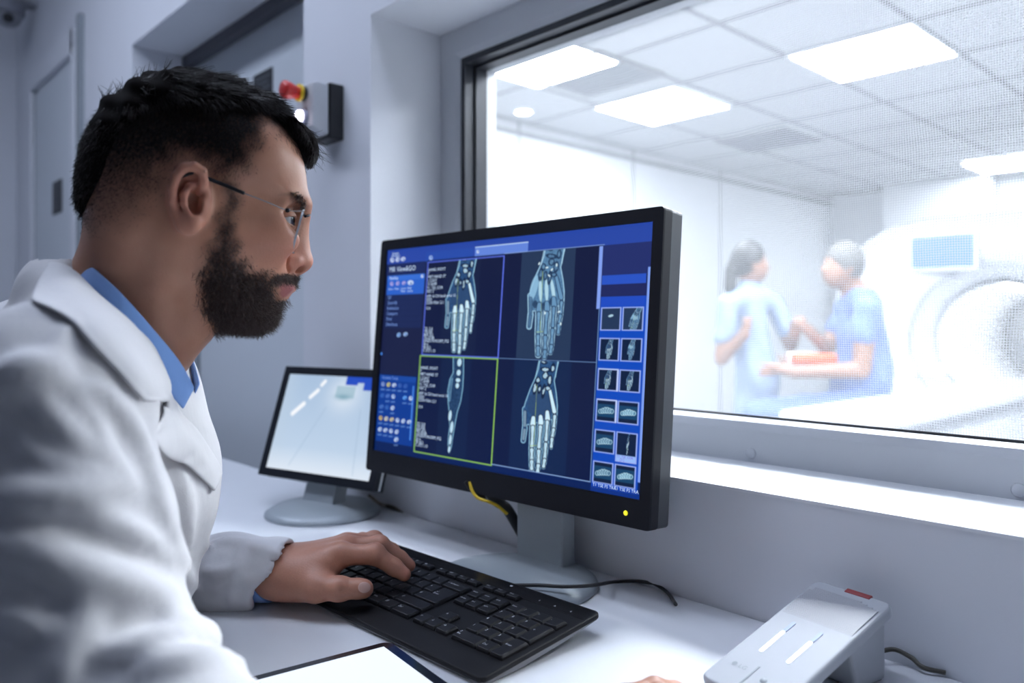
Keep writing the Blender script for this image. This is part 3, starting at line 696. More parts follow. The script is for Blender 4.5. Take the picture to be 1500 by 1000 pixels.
# ================================================================ keyboard
M_kb = mat('keyboard matt black', (.008, .008, .010), .55, spec=.22, noise=.15, scale=60, bump=.05, bscale=700)
M_kgl = mat('keyboard gloss strip', (.010, .010, .012), .16, spec=.6)
M_key = mat('key cap', (.010, .010, .013), .48, spec=.25, noise=.12, scale=90, bump=.05, bscale=900)
M_leg = mat('key legend', (.62, .64, .70), .6, noise=0)
M_kside = mat('keyboard grey side', (.20, .205, .22), .4, metal=.2)
KW, KD = .446, .171
kbr = onh(881, 896, .0265)
ka = math.radians(1.6); kx = Vector((math.cos(ka), math.sin(ka), 0)); ky = Vector((-math.sin(ka), math.cos(ka), 0))
ko = Vector((kbr.x, kbr.y, DESK)) - kx*KW - ky*KD
MK = frame_matrix(ko, kx, ky, Vector((0, 0, 1)))
H0, H1 = .0095, .0265; ksl = math.atan2(H1-H0, KD)
MKT = MK @ Matrix.Translation((0, 0, H0)) @ Matrix.Rotation(ksl, 4, 'X')      # top plane
kb = empty('keyboard', ko, 'black full-size keyboard under the left hand in front of the large monitor', 'keyboard', rz=ka)
m = MB(); SL = KD/math.cos(ksl)
rk = rbox(KW, SL, .008, 5); m.prism([(x+KW/2, y+SL/2) for x, y in rk], -.0060, 0, MKT, bev=.0018, seg=3)
m.build('top_case', M_kb, kb)
m = MB()
prof = [(.004, .0005), (.055, .0025), (.118, .010), (KD-.004, .0185), (KD-.002, .021), (.002, .0045)]   # side outline: underside climbs to the back
v = [(x, y, z) for x in (.003, KW-.003) for y, z in prof]; n = len(prof)
f = [tuple(range(n)), tuple(range(2*n-1, n-1, -1))] + [(i, n+i, n+(i+1) % n, (i+1) % n) for i in range(n)]
m.add([MK @ Vector(p) for p in v], f); m.build('lower_case', M_kside, kb, fix=True)
for xx_ in (.03, KW-.06):
    m = MB(); m.box((xx_, KD-.030, 0), (xx_+.03, KD-.022, .0165), .001, M=MK); m.build('foot', M_kb, kb)
m = MB(); m.box((.004, SL-.0262, 0), (KW-.004, SL-.0035, .0006), .0003, M=MKT); m.build('gloss_strip', M_kgl, kb)
U = .0190; KX, KY = .0068, .0335
def keycap(x, y, w, h, legend, ls=.0042, fn=False):
    """one key: tapered, dished cap with its legend"""
    mb = MB(); g = .0006; zt = .0046
    x0, x1, y0, y1 = x+g, x+w-g, y+g, y+h-g
    ix, iy0, iy1 = .0017, .0013, .0021
    ring_ = lambda a, b, c, d, z, r: [(p[0]+(a+b)/2, p[1]+(c+d)/2, z) for p in rbox(b-a, d-c, r, 2)]
    v = ring_(x0, x1, y0, y1, .0003, .0008) + ring_(x0+.0002, x1-.0002, y0+.0002, y1-.0002, .0022, .0010) + ring_(x0+ix*.8, x1-ix*.8, y0+iy0*.7, y1-iy1*.8, zt-.0004, .0014) + ring_(x0+ix*1.15, x1-ix*1.15, y0+iy0*1.2, y1-iy1*1.15, zt, .0014)
    n = 12; f = []
    for l in range(3):
        for i in range(n): f.append((l*n+i, l*n+(i+1) % n, (l+1)*n+(i+1) % n, (l+1)*n+i))
    f.append(tuple(range(3*n, 4*n))); mb.add([MKT @ Vector(p) for p in v], f)
    if legend:
        lines = legend.split('|')
        for q, t in enumerate(lines):
            vs, fs = text_mesh(t, ls); yy_ = y+h*.56 - .0042*q + (.0018 if len(lines) > 1 else 0)
            mb.add([MKT @ Vector((p.x+x+.0030, p.y+yy_, zt+.00008)) for p in vs], fs, 1)
    return mb.build('key', [M_key, M_leg], kb)
def row(y, x, items, h=U, ls=.0042):
    for it in items:
        t, wd = it if isinstance(it, tuple) else (it, 1)
        if t is not None: keycap(x, y, wd*U, h, t, ls if len(t) > 1 else .0050)
        x += wd*U
X1, X2, X3 = KX, KX+15*U+.0065, KX+18*U+.0130
row(KY, X1, [('Ctrl', 1.5), ('Win', 1), ('Alt', 1.25), ('', 5.75), ('AltGr', 1.25), ('Win', 1.25), ('\u25a4', 1.25), ('Ctrl', 1.75)])
row(KY+U, X1, [('\u21e7', 1.25), '<', 'Y', 'X', 'C', 'V', 'B', 'N', 'M', ',', '.', '-', ('\u21e7', 2.75)])
row(KY+2*U, X1, [('Caps', 1.75), 'A', 'S', 'D', 'F', 'G', 'H', 'J', 'K', 'L', ';', "'", '#', (None, 1.25)])
row(KY+3*U, X1, [('Tab', 1.5), 'Q', 'W', 'E', 'R', 'T', 'Z', 'U', 'I', 'O', 'P', '[', '+', (None, 1.5)])
keycap(X1+13.75*U-.25*U, KY+2*U, 1.5*U, 2*U, '\u21b5|Enter')
row(KY+4*U, X1, ['^', '1', '2', '3', '4', '5', '6', '7', '8', '9', '0', '?', "'", ('\u2190 Backspace', 2)], ls=.0036)
yF = KY+5*U+.0065; hF = .0112
row(yF, X1, ['Esc'], hF, .0036)
for k in range(12): keycap(X1+(1.75+k*1.0+.55*(k//4)+.0)*U + (.0), yF, U, hF, 'F%d' % (k+1), .0036)
row(yF, X2, ['PrtSc', 'Scroll', 'Pause'], hF, .0028)
row(KY+4*U, X2, ['Insert', 'Home', 'PgUp'], ls=.0032); row(KY+3*U, X2, ['Delete', 'End', 'PgDn'], ls=.0032)
row(KY+U, X2+U, ['\u2191']); row(KY, X2, ['\u2190', '\u2193', '\u2192'])
row(KY+4*U, X3, ['Num', '/', '*', '-'], ls=.0034); row(KY+3*U, X3, ['7', '8', '9']); row(KY+2*U, X3, ['4', '5', '6']); row(KY+U, X3, ['1', '2', '3'])
keycap(X3+3*U, KY+2*U, U, 2*U, '+', .006); keycap(X3+3*U, KY, U, 2*U, 'Enter', .0036); row(KY, X3, [('0|Ins', 2), '.|Del'])
for k in range(3):
    m = MB(); vs, fs = text_mesh(('1', 'A', '\u2193')[k], .004); m.add([MKT @ Vector((p.x+X3+U*(.6+k*1.2), p.y+SL-.0195, .0008)) for p in vs], fs); m.build('indicator_mark', M_leg, kb)
MB().box((X2+U*1.05, SL-.0105, .0004), (X2+U*1.22, SL-.0080, .0008), M=MKT).build('indicator_light', M_leg, kb)
# ---------------------------------------------------------------- things on the far part of the wall
M_boxw = mat('control box grey plastic', (.50, .52, .56), .4)
e_s1 = -1.3405
es = empty('emergency_stop', (e_s1-.035, WN, 1.43), 'wall box with a red emergency stop knob above a white lamp', 'switch box')
m = MB(); m.box((e_s1-.072, WN-.030, 1.428), (e_s1, WN+.003, 1.535), .003, 3); m.build('back_box', M_black, es)
m = MB(); pr = [(WN-.030, 1.434), (WN-.030, 1.531), (WN-.050, 1.533), (WN-.064, 1.530), (WN-.064, 1.445), (WN-.050, 1.436)]
v = [(x, y, z) for x in (e_s1-.070, e_s1-.003) for y, z in pr]; n = len(pr)
m.add(v, [tuple(range(n))[::-1], tuple(range(n, 2*n))] + [(i, (i+1) % n, n+(i+1) % n, n+i) for i in range(n)])
cv = m.build('cover', M_boxw, es, fix=True); bv = cv.modifiers.new('b', 'BEVEL'); bv.width = .004; bv.segments = 3
Ry = Matrix.Rotation(PI/2, 4, 'X')
def at_wall(x, y, z): return Matrix.Translation((x, y, z)) @ Ry
kx0 = e_s1-.037
MB().lathe([(.0145, 0), (.0145, .008)], 32, at_wall(kx0, WN-.064, 1.513)).build('collar', M_black, es)
MB().lathe([(.0165, 0), (.0165, .005)], 32, at_wall(kx0, WN-.072, 1.513)).build('yellow_ring', mat('yellow ring', (.75, .50, .02), .4), es)
MB().lathe([(.0120, 0), (.0125, .008), (.0155, .018), (.0175, .026), (.0168, .031), (.012, .0335), (0, .0345)], 40, at_wall(kx0, WN-.077, 1.513)).build('red_knob', mat('red knob', (.50, .02, .018), .35), es)
MB().lathe([(.0155, 0), (.0150, .006), (.0125, .008)], 36, at_wall(kx0, WN-.064, 1.468)).build('lamp_collar', mat('lamp collar', (.55, .56, .7), .3), es)
MB().lathe([(.0115, 0), (.0110, .006), (.007, .010), (0, .0115)], 36, at_wall(kx0, WN-.071, 1.468)).build('lamp', mat('white signal lamp', (1, 1, 1), .3, noise=0, emit=(.92, .85, 1), estr=9), es)
def plate(name, pa, pb, n, label, lines):
    a, b = onn(*pa, n), onn(*pb, n); x0, x1 = min(a.x, b.x), max(a.x, b.x); z0, z1 = min(a.z, b.z), max(a.z, b.z)
    e = empty(name, ((x0+x1)/2, n, z0), label, 'sign')
    MB().box((x0, n-.003, z0), (x1, n, z1), .001).build('plate', mat('dark sign', (.020, .022, .028), .5), e)
    m = MB(); w_ = x1-x0
    for i in range(lines): z = z1-.018-(z1-z0-.02)*i/lines; m.box((x0+.012, n-.0036, z-.003), (x1-.012-(.012*(i % 2)), n-.0029, z+.002))
    m.build('print', mat('sign print', (.10, .11, .13), .6), e)
plate('door_sign', (372, 112), (400, 163), DB, 'dark notice on the recessed door, seen just above the hair', 7)
plate('door_sign', (78, 268), (91, 310), WN-.009, 'small dark sign on the far framed door at the left', 5)
# security camera near the end wall
cz = cp(12, 22, 3.30); cc = Vector(cw(cz))
sc_ = empty('security_camera', (cc.x, cc.y, cc.z+.05), 'grey dome security camera high up at the far left corner', 'camera')
vd = (Vector((0, 0, CAMH))-cc).normalized()
m = MB(); m.lathe([(0, .06), (.055, .06), (.062, .05), (.064, .012), (.060, 0), (.05, 0)], 40, Matrix.Translation(cc)); m.build('mount', mat('camera grey', (.22, .23, .27), .5), sc_)
m = MB(); m.lathe([(.052, 0), (.050, -.016), (.042, -.032), (.026, -.045), (0, -.050)], 40, Matrix.Translation(cc)); m.build('dome', mat('camera body', (.28, .29, .33), .4), sc_)
m = MB(); m.lathe([(.020, -.005), (.020, .006), (.012, .008), (0, .008)], 24, Matrix.Translation(cc+vd*.046+Vector((0, 0, -.012))) @ vd.to_track_quat('Z', 'Y').to_matrix().to_4x4()); m.build('lens', M_black, sc_)
MB().box((cc.x-.05, cc.y-.03, cc.z+.058), (cc.x+.02, WN, cc.z+.075)).build('bracket', mat('camera bracket', (.25, .26, .30), .5), sc_)
# ================================================================ implicit modelling: continuous bodies from blended shapes
f32 = np.float32
def smin(a, b, k):
    h = np.maximum(k-np.abs(a-b), 0)/k
    return np.minimum(a, b) - h*h*k*.25
def smax(a, b, k): return -smin(-a, -b, k)
def capsule(p, a, b, r0, r1=None):
    r1 = r0 if r1 is None else r1
    a = np.asarray(a, f32); ba = np.asarray(b, f32)-a; pa = p-a
    t = np.clip((pa @ ba)/float(ba @ ba + 1e-12), 0, 1)
    d = pa - t[:, None]*ba
    return np.sqrt((d*d).sum(1)) - (r0+(r1-r0)*t)
def chain(p, pts, rs, k=0):
    d = None
    for i in range(len(pts)-1):
        c = capsule(p, pts[i], pts[i+1], rs[i], rs[i+1]); d = c if d is None else (smin(d, c, k) if k else np.minimum(d, c))
    return d
def ellip(p, c, r, R=None):
    q = p-np.asarray(c, f32)
    if R is not None: q = q @ np.asarray(R, f32).T
    r = np.asarray(r, f32); k0 = np.sqrt(((q/r)**2).sum(1)); k1 = np.sqrt(((q/(r*r))**2).sum(1))+1e-9
    return k0*(k0-1)/k1
def nets(fn, lo, hi, h, block=8, slack=1.5, pad=.002):
    """polygonise fn(points)->distance on a regular grid (surface nets), skipping far blocks"""
    lo = np.asarray(lo, float); n = np.ceil((np.asarray(hi, float)-lo)/h/block).astype(int)*block
    nb = n//block
    bx = [np.arange(k) for k in nb]; BX, BY, BZ = np.meshgrid(*bx, indexing='ij')
    bc = (np.stack([BX, BY, BZ], -1).reshape(-1, 3)+.5)*block*h + lo
    db = fn(bc.astype(f32))
    near = np.abs(db) < block*h*.87*slack + pad
    G = np.repeat(np.repeat(np.repeat(db.reshape(nb), block, 0), block, 1), block, 2).astype(f32)
    o = np.stack(np.meshgrid(*[np.arange(block)]*3, indexing='ij'), -1).reshape(-1, 3)
    idx = np.stack([BX, BY, BZ], -1).reshape(-1, 3)[near]*block
    for s in range(0, len(idx), 600):
        ii = (idx[s:s+600, None, :]+o[None]).reshape(-1, 3)
        G[ii[:, 0], ii[:, 1], ii[:, 2]] = fn((ii*h+lo).astype(f32))
    ins = G < 0
    c = [ins[i:ins.shape[0]-1+i, j:ins.shape[1]-1+j, k:ins.shape[2]-1+k] for i in (0, 1) for j in (0, 1) for k in (0, 1)]
    anyi = np.logical_or.reduce(c); alli = np.logical_and.reduce(c); act = anyi & ~alli
    A = np.argwhere(act); vid = -np.ones(act.shape, np.int32); vid[act] = np.arange(len(A))
    corner = np.array([[i, j, k] for i in (0, 1) for j in (0, 1) for k in (0, 1)])
    val = np.stack([G[A[:, 0]+q[0], A[:, 1]+q[1], A[:, 2]+q[2]] for q in corner], 1)
    acc = np.zeros((len(A), 3)); cnt = np.zeros(len(A))
    for a in range(8):
        for ax in range(3):
            if corner[a][ax] == 0:
                b = a + (4, 2, 1)[ax]; m_ = (val[:, a] < 0) != (val[:, b] < 0)
                t = val[m_, a]/(val[m_, a]-val[m_, b]); pt = np.repeat(corner[a][None].astype(float), m_.sum(), 0); pt[:, ax] += t
                acc[m_] += pt; cnt[m_] += 1
    V = (A + acc/cnt[:, None])*h + lo
    quads = []
    for ax in range(3):
        sl0 = [slice(1, -1)]*3; sl1 = [slice(1, -1)]*3; sl0[ax] = slice(0, -1); sl1[ax] = slice(1, None)
        e = ins[tuple(sl0)] != ins[tuple(sl1)]; E = np.argwhere(e)
        if not len(E): continue
        E = E + np.array([0 if q == ax else 1 for q in range(3)])
        s0 = ins[E[:, 0], E[:, 1], E[:, 2]]
        u_, v_ = [(1, 2), (2, 0), (0, 1)][ax]
        def cell(du, dv):
            q = E.copy(); q[:, u_] -= du; q[:, v_] -= dv; return vid[q[:, 0], q[:, 1], q[:, 2]]
        Q = np.stack([cell(1, 1), cell(0, 1), cell(0, 0), cell(1, 0)], 1); Q[~s0] = Q[~s0][:, ::-1]; quads.append(Q)
    Q = np.concatenate(quads); Q = Q[(Q >= 0).all(1)]
    return V, Q
def grad(fn, p, e=.0015):
    p = np.asarray(p, f32); g = np.stack([fn(p+np.array(d, f32)*e)-fn(p-np.array(d, f32)*e) for d in np.eye(3)], 1)
    return g/(np.linalg.norm(g, axis=1, keepdims=True)+1e-9)
def march(fn, px, py, z0=.25, z1=1.6, steps=160):
    """where the pixel's line of sight first meets fn=0 (camera frame); falls back to the nearest approach"""
    px = np.asarray(px, float); py = np.asarray(py, float)
    d = np.stack([(px-PX0)/F, (PY0-py)/F, np.ones_like(px)], 1); L_ = np.linalg.norm(d, axis=1)
    t = np.full(len(px), z0); best = np.full(len(px), 1e9); bt = t.copy()
    for _ in range(steps):
        v = fn((d*t[:, None]).astype(f32)); b = np.abs(v) < best; best[b] = np.abs(v)[b]; bt[b] = t[b]
        t = np.minimum(t + np.where(v > .0002, v*.7/L_, v*.3/L_), z1)
    return d*bt[:, None]
def mesh_from(name, V, Q, mats, parent=None, smooth=True, world=True, attr=None, mi=None):
    if world: V = cw(V)
    me = bpy.data.meshes.new(name); me.vertices.add(len(V)); me.vertices.foreach_set('co', np.asarray(V, np.float32).ravel())
    Q = np.asarray(Q, np.int32); k = Q.shape[1]
    me.loops.add(Q.size); me.loops.foreach_set('vertex_index', Q.ravel()); me.polygons.add(len(Q))
    me.polygons.foreach_set('loop_start', (np.arange(len(Q))*k).astype(np.int32)); me.polygons.foreach_set('loop_total', np.full(len(Q), k, np.int32))
    me.polygons.foreach_set('use_smooth', np.full(len(Q), smooth))
    for m_ in (mats if isinstance(mats, (list, tuple)) else [mats]): me.materials.append(m_)
    if mi is not None: me.polygons.foreach_set('material_index', np.asarray(mi, np.int32))
    me.update(calc_edges=True)
    if attr is not None:
        at = me.color_attributes.new('tone', 'FLOAT_COLOR', 'POINT'); at.data.foreach_set('color', np.asarray(attr, np.float32).ravel())
    o = bpy.data.objects.new(name, me); COL.objects.link(o)
    if parent: attach(o, parent)
    return o
def joinVQ(parts):
    Vs, Qs, o = [], [], 0
    for V, Q in parts: Vs.append(V); Qs.append(Q+o); o += len(V)
    return np.concatenate(Vs), np.concatenate(Qs)
def strands(roots, dirs, lens, r, curl=0, droop=0, segs=4, rng=None, tangent_pull=None):
    """tapered three-sided hairs; returns V, Q (degenerate quads avoided)"""
    rng = rng or np.random.RandomState(5); N = len(roots); P_ = np.asarray(roots, float).copy(); D = np.asarray(dirs, float).copy()
    D /= np.linalg.norm(D, axis=1, keepdims=True); V = np.zeros((N, segs+1, 3, 3)); jit = rng.normal(size=(N, 3))
    step = np.asarray(lens)/segs
    ang = rng.rand(N)*6.28
    for k in range(segs+1):
        ref = np.where(np.abs(D[:, 1:2]) < .8, np.array([[0, 1., 0]]), np.array([[1., 0, 0]]))
        u_ = np.cross(D, ref); u_ /= np.linalg.norm(u_, axis=1, keepdims=True)+1e-9; w_ = np.cross(D, u_)
        rr_ = (np.asarray(r)*(1-.75*k/segs))
        for q in range(3):
            a = ang+2.0944*q; V[:, k, q] = P_ + (u_*np.cos(a)[:, None]+w_*np.sin(a)[:, None])*np.reshape(rr_, (-1, 1))
        P_ = P_ + D*step[:, None]
        D = D + jit*curl + np.array([0, -1, 0])*droop
        if tangent_pull is not None: D = D + tangent_pull
        D /= np.linalg.norm(D, axis=1, keepdims=True)
        jit = .6*jit + .8*rng.normal(size=(N, 3))
    base = (np.arange(N)*(segs+1)*3)[:, None, None]; Q = []
    for k in range(segs):
        for q in range(3):
            q2 = (q+1) % 3; Q.append(np.stack([k*3+q, k*3+q2, (k+1)*3+q2, (k+1)*3+q])[None])
    Q = (np.concatenate(Q)[None]+base).reshape(-1, 4)
    return V.reshape(-1, 3), Q
def sample_surface(V, Q, wts, N, rng):
    """random points on quads weighted by vertex weights; returns points, normals, quad index"""
    w = wts[Q].mean(1); a, b, c, d = (V[Q[:, i]] for i in range(4)); nrm = np.cross(c-a, d-b); ar = np.linalg.norm(nrm, axis=1)
    pr = w*ar; pr = pr/pr.sum(); i = rng.choice(len(Q), N, p=pr); s, t = rng.rand(N, 1), rng.rand(N, 1)
    p = (a[i]*(1-s)+b[i]*s)*(1-t)+(d[i]*(1-s)+c[i]*s)*t
    return p, nrm[i]/(ar[i][:, None]+1e-12), i
# ================================================================ examination room beyond the window
EX0, EX1, EN1, EZ = -3.75, 3.4, 8.1, 2.40
M_exf = mat('exam floor', (.34, .35, .37), .3, noise=.02, scale=10)
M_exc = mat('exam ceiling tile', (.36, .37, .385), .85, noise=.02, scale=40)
M_grid = mat('ceiling grid', (.13, .135, .15), .6)
struct(MB().box((EX0-.1, XN, -.1), (EX1+.1, EN1+.1, 0)).build('floor_exam', M_exf))
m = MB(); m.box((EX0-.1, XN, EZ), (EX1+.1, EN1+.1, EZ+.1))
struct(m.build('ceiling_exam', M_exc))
m = MB()
GX = [-1.62-.3+.6*k for k in range(-3, 9)]; GY = [3.93-.3+.6*k for k in range(-4, 8)]
for x in GX: m.box((x-.013, XN, EZ-.004), (x+.013, EN1, EZ))
for y in GY: m.box((EX0, y-.013, EZ-.0042), (EX1, y+.013, EZ))
struct(m.build('trim_3', M_grid))
struct(MB().box((EX0-.1, XN, 0), (EX0, EN1, EZ)).build('wall_exam_left', M_wall2))
m = MB()
for y in (2.35, 3.55, 4.75, 5.95): m.box((EX0, y-.008, 0), (EX0+.004, y+.008, EZ))
m.box((EX0, XN, EZ-.09), (EX0+.012, EN1, EZ-.06))
struct(m.build('trim_4', M_grid))
struct(MB().box((EX1, XN, 0), (EX1+.1, EN1, EZ)).build('wall_exam_right', M_wall2))
m = MB(); m.box((EX0, EN1, 0), (EX1, EN1+.1, EZ)); struct(m.build('wall_exam_rear', M_wall2))
m = MB(); m.box((-3.1, EN1-.35, 0), (-2.2, EN1, EZ), .01); struct(m.build('column_exam', M_wall2))
LC = (.86, .93, 1.0); LS = 66
PL = [(-2.82, 2.80, 'left-most bright square ceiling light, partly behind the window frame'), (-2.88, 3.93, 'bright square ceiling light above the standing woman, right of the vent'), (-1.62, 3.93, 'largest bright ceiling light at the upper right of the window'), (-1.92, 7.4, 'far bright ceiling light cut by the right edge of the picture')]
for i, (x, y, lab) in enumerate(PL): panel(x, y, EZ-.004, .60, .60, LS, LC, label=lab, group='exam room ceiling lights')
# unseen panels added to throw more light through the window
for x, y, ls in ((.5, 3.93, LS*1.5), (.5, 6.2, LS), (.5, 2.8, 100), (-.7, 2.2, 115), (-1.3, 2.2, 70)): panel(x, y, EZ-.004, .60, .60, ls, LC, label='unseen exam room ceiling light added to send more light through the window', group='exam room ceiling lights')
def vent(x, y, lab):
    e = empty('ceiling_vent', (x, y, EZ), lab, 'vent', 'exam room ceiling vents')
    m = MB(); w_ = .27
    for a, b in (((-w_, -w_), (w_, -w_+.03)), ((-w_, w_-.03), (w_, w_)), ((-w_, -w_+.03), (-w_+.03, w_-.03)), ((w_-.03, -w_+.03), (w_, w_-.03))): m.box((x+a[0], y+a[1], EZ-.014), (x+b[0], y+b[1], EZ-.002))
    m.build('frame', M_grid, e)
    MB().box((x-w_+.03, y-w_+.03, EZ-.006), (x+w_-.03, y+w_-.03, EZ-.003)).build('backing', mat('vent dark', (.05, .055, .07), .7), e)
    m = MB()
    for k in range(7): yy_ = y-w_+.06+k*.07; m.box((x-w_+.03, yy_, EZ-.012), (x+w_-.03, yy_+.016, EZ-.007))
    m.build('louvre', mat('vent louvre', (.20, .22, .26), .6), e)
vent(-2.76, 3.16, 'dark louvred ceiling vent between the two left ceiling lights')
vent(-2.89, 5.21, 'dark louvred ceiling vent further back above the standing woman')
dt = onn(767, 162, 3.6); 
e = empty('round_spotlight', (dt.x, dt.y, EZ), 'small round bright spot light near the left of the exam ceiling', 'light')
dx, dy = cw(cp(767, 162, (EZ-CAMH)*F/(PY0-162)))[:2]
e.location = (dx, dy, EZ)
MB().lathe([(.05, EZ-.012), (.058, EZ-.006), (.06, EZ)], 32, Matrix.Translation((dx, dy, 0)), cap=False).build('lamp_ring', M_frame, e)
MB().lathe([(0, EZ-.013), (.05, EZ-.012)], 32, Matrix.Translation((dx, dy, 0)), cap=False).build('diffuser', mat('spot diffuser', (1, 1, 1), .4, noise=0, emit=(.95, .97, 1), estr=20), e)
# ---------------------------------------------------------------- scanner
M_mri = mat('scanner white shell', (.52, .53, .55), .3, noise=.01, scale=3)
M_bore = mat('scanner bore', (.88, .89, .91), .4, noise=.01)
gx, gy, gz = -1.50, 5.35, .97
mri = empty('scanner', (gx, gy+.8, 0), 'large white tunnel scanner with a blue display above its bore', 'scanner')
def gprof(w_, h0, h1, r, k): return [(x, y+(h0+h1)/2) for x, y in rbox(w_, h1-h0, r, k)]
m = MB(); n = 64
def loop(rx, ry, cz_, y, p=3.2):
    o = []
    for k in range(n):
        a = 2*PI*k/n; c, s_ = math.cos(a), math.sin(a)
        o.append((gx + rx*math.copysign(abs(c)**(2/p), c), y, cz_ + ry*math.copysign(abs(s_)**(2/p), s_)))
    return o
L_ = [loop(.36, .36, gz, gy+1.7, 2), loop(.36, .36, gz, gy+.30, 2), loop(.40, .40, gz, gy+.14, 2), loop(.50, .50, gz, gy+.02, 2), loop(.60, .60, gz, gy-.02, 2.1), loop(.80, .74, gz-.05, gy, 2.8), loop(1.0, .86, gz-.07, gy+.06, 3.2), loop(1.07, .91, gz-.09, gy+.22, 3.4), loop(1.07, .91, gz-.09, gy+1.6, 3.4), loop(.95, .80, gz-.09, gy+1.72, 3.2)]
v = sum(L_, []); f = [(l*n+i, l*n+(i+1) % n, (l+1)*n+(i+1) % n, (l+1)*n+i) for l in range(len(L_)-1) for i in range(n)]
m.add(v, f, smooth=True); mo = m.build('shell', M_mri, mri, fix=True)
m = MB(); v = sum([loop(.355, .355, gz, gy+1.68, 2), loop(.355, .355, gz, gy+.16, 2)], []); m.add(v, [(i, (i+1) % n, n+(i+1) % n, n+i) for i in range(n)] + [tuple(range(n))], smooth=True); m.build('bore_liner', M_bore, mri)
m = MB(); m.box((gx-.03, gy+.3, gz+.325), (gx+.03, gy+1.5, gz+.34)); m.build('bore_fill_light', mat('added bore light', (1, 1, 1), .4, noise=0, emit=(.9, .95, 1), estr=20), mri)  # glowing strip added inside the bore to brighten it
m = MB(); m.tube([(gx+.47*math.cos(a), gy+.012, gz+.47*math.sin(a)) for a in np.linspace(0, 2*PI, 49)], .012, 8); m.build('bore_ring', mat('scanner ring', (.25, .26, .29), .4), mri)
dpx = onn(1381, 369, gy-.03); dw, dh = .36, .20
m = MB(); m.box((dpx.x-dw/2-.02, gy-.045, dpx.z-dh/2-.02), (dpx.x+dw/2+.02, gy+.02, dpx.z+dh/2+.02), .01); m.build('display_housing', M_mri, mri)
m = MB(); m.box((dpx.x-dw/2, gy-.048, dpx.z-dh/2), (dpx.x+dw/2, gy-.044, dpx.z+dh/2)); m.build('display', mat('scanner display', (.02, .05, .1), .3, noise=0, emit=srgb(150, 195, 245), estr=.6), mri)
for px in (1326, 1370, 1405):
    c = onn(px, 541, gy-.03); m = MB(); m.box((c.x-.042, gy-.035, c.z-.030), (c.x+.042, gy+.02, c.z+.030), .012, 3); m.build('lit_button', mat('scanner lit button', (1, 1, 1), .4, noise=0, emit=(1, 1, 1), estr=4), mri)
m = MB(); TX = gx+.02
m.box((TX-.22, 3.15, .63), (TX+.22, gy+.9, .70), .02, 3); m.build('table_top', M_mri, mri)
m = MB(); m.box((TX-.18, 3.6, .05), (TX+.18, gy, .62), .03, 3); m.build('table_pedestal', M_mri, mri)
m = MB(); m.box((TX-.235, 3.2, .615), (TX-.20, gy-.1, .655), .008); m.box((TX+.20, 3.2, .615), (TX+.235, gy-.1, .655), .008); m.build('table_rail', M_grid, mri)
# ================================================================ the man at the desk (camera-frame metres while modelling)
HY = math.radians(17)
FW = np.array([math.cos(HY), 0, math.sin(HY)]); LT = np.array([math.sin(HY), 0, -math.cos(HY)]); UPV = np.array([0, 1., 0])
HC0 = cp(290, 300, .75)
def hpl(px, py, l=0.0):
    """pixel -> point on the plane l metres from the head's middle plane (towards the camera)"""
    d = np.array([(px-PX0)/F, (PY0-py)/F, 1.0]); C = HC0+LT*l
    return d*((C @ LT)/(d @ LT))
def ab(px, py, l=0.0):
    q = hpl(px, py, l)-HC0; return (q @ FW, q[1])
def loc(p):
    q = p-HC0.astype(f32); return q @ FW.astype(f32), q[:, 1], q @ LT.astype(f32)
def w3(a, b, l): return HC0 + FW*a + UPV*b + LT*l
def poly_sd(poly, a, b):
    d = np.full(a.shape, 1e9, f32); ins = np.zeros(a.shape, bool); n = len(poly)
    for i in range(n):
        (x0_, y0_), (x1_, y1_) = poly[i], poly[(i+1) % n]; dx, dy = x1_-x0_, y1_-y0_
        t = np.clip(((a-x0_)*dx+(b-y0_)*dy)/(dx*dx+dy*dy+1e-12), 0, 1)
        d = np.minimum(d, np.hypot(a-x0_-t*dx, b-y0_-t*dy).astype(f32))
        c = ((y0_ > b) != (y1_ > b)) & (a < (x1_-x0_)*(b-y0_)/((y1_-y0_) or 1e-12)+x0_); ins ^= c
    return np.where(ins, d, -d)          # positive inside
def smoothpoly(px, n=5): 
    pts = [(*q, 0) for q in px]; pts = pts[-2:]+pts+pts[:3]; s = spline(pts, n); s = s[2*n:-2*n-1]
    return [ab(q[0], q[1]) for q in s]
SK = [(127, 300), (123, 262), (130, 215), (148, 178), (178, 148), (218, 128), (262, 121), (310, 126), (360, 146), (398, 170), (426, 200), (442, 232), (448.5, 262), (450.5, 290), (448.5, 304), (438, 318), (426, 340), (421, 366), (424, 390), (429, 408), (426, 424), (415, 436), (407, 445), (404, 460), (397, 474), (380, 482), (352, 481), (322, 474), (295, 458), (262, 430), (225, 415), (180, 400), (148, 370), (134, 335)]
SKP = smoothpoly(SK, 4)
sstep = lambda x, a, b: (lambda t: t*t*(3-2*t))(np.clip((x-a)/(b-a), 0, 1))
def head_core(a, b, extra=0.0, poly=None):
    d = poly_sd(poly or SKP, a, b)
    # half width: broad above the ears, narrowing to jaw and chin
    W = .0775 - .0035*sstep(b, .05, .12) - .0085*sstep(-b, -.035, .05)*sstep(a, -.03, .05) - .010*sstep(-b, .045, .115) - .010*sstep(a, .03, .085)*sstep(-b, -.06, .02) - .012*sstep(a, .02, .075)*sstep(-b, .05, .11)
    R = .062 - .010*sstep(a, .0, .08) + .006*sstep(b, .03, .1) + .022*sstep(a, .025, .075)*sstep(-b, .025, .08)
    return d, W+extra, R
def inflate(d, W, R, l, e=2.35):
    q = np.maximum(1-d/R, 0); s = (np.abs(l)/W)**e + q**e
    return (s**(1/e)-1)*np.minimum(W, R)*.92
nose = {'nas': ab(439, 322), 'mid': ab(440.5, 350), 'tip': ab(442.5, 381.5), 'ala': ab(427, 386), 'nos': ab(436.5, 395)}
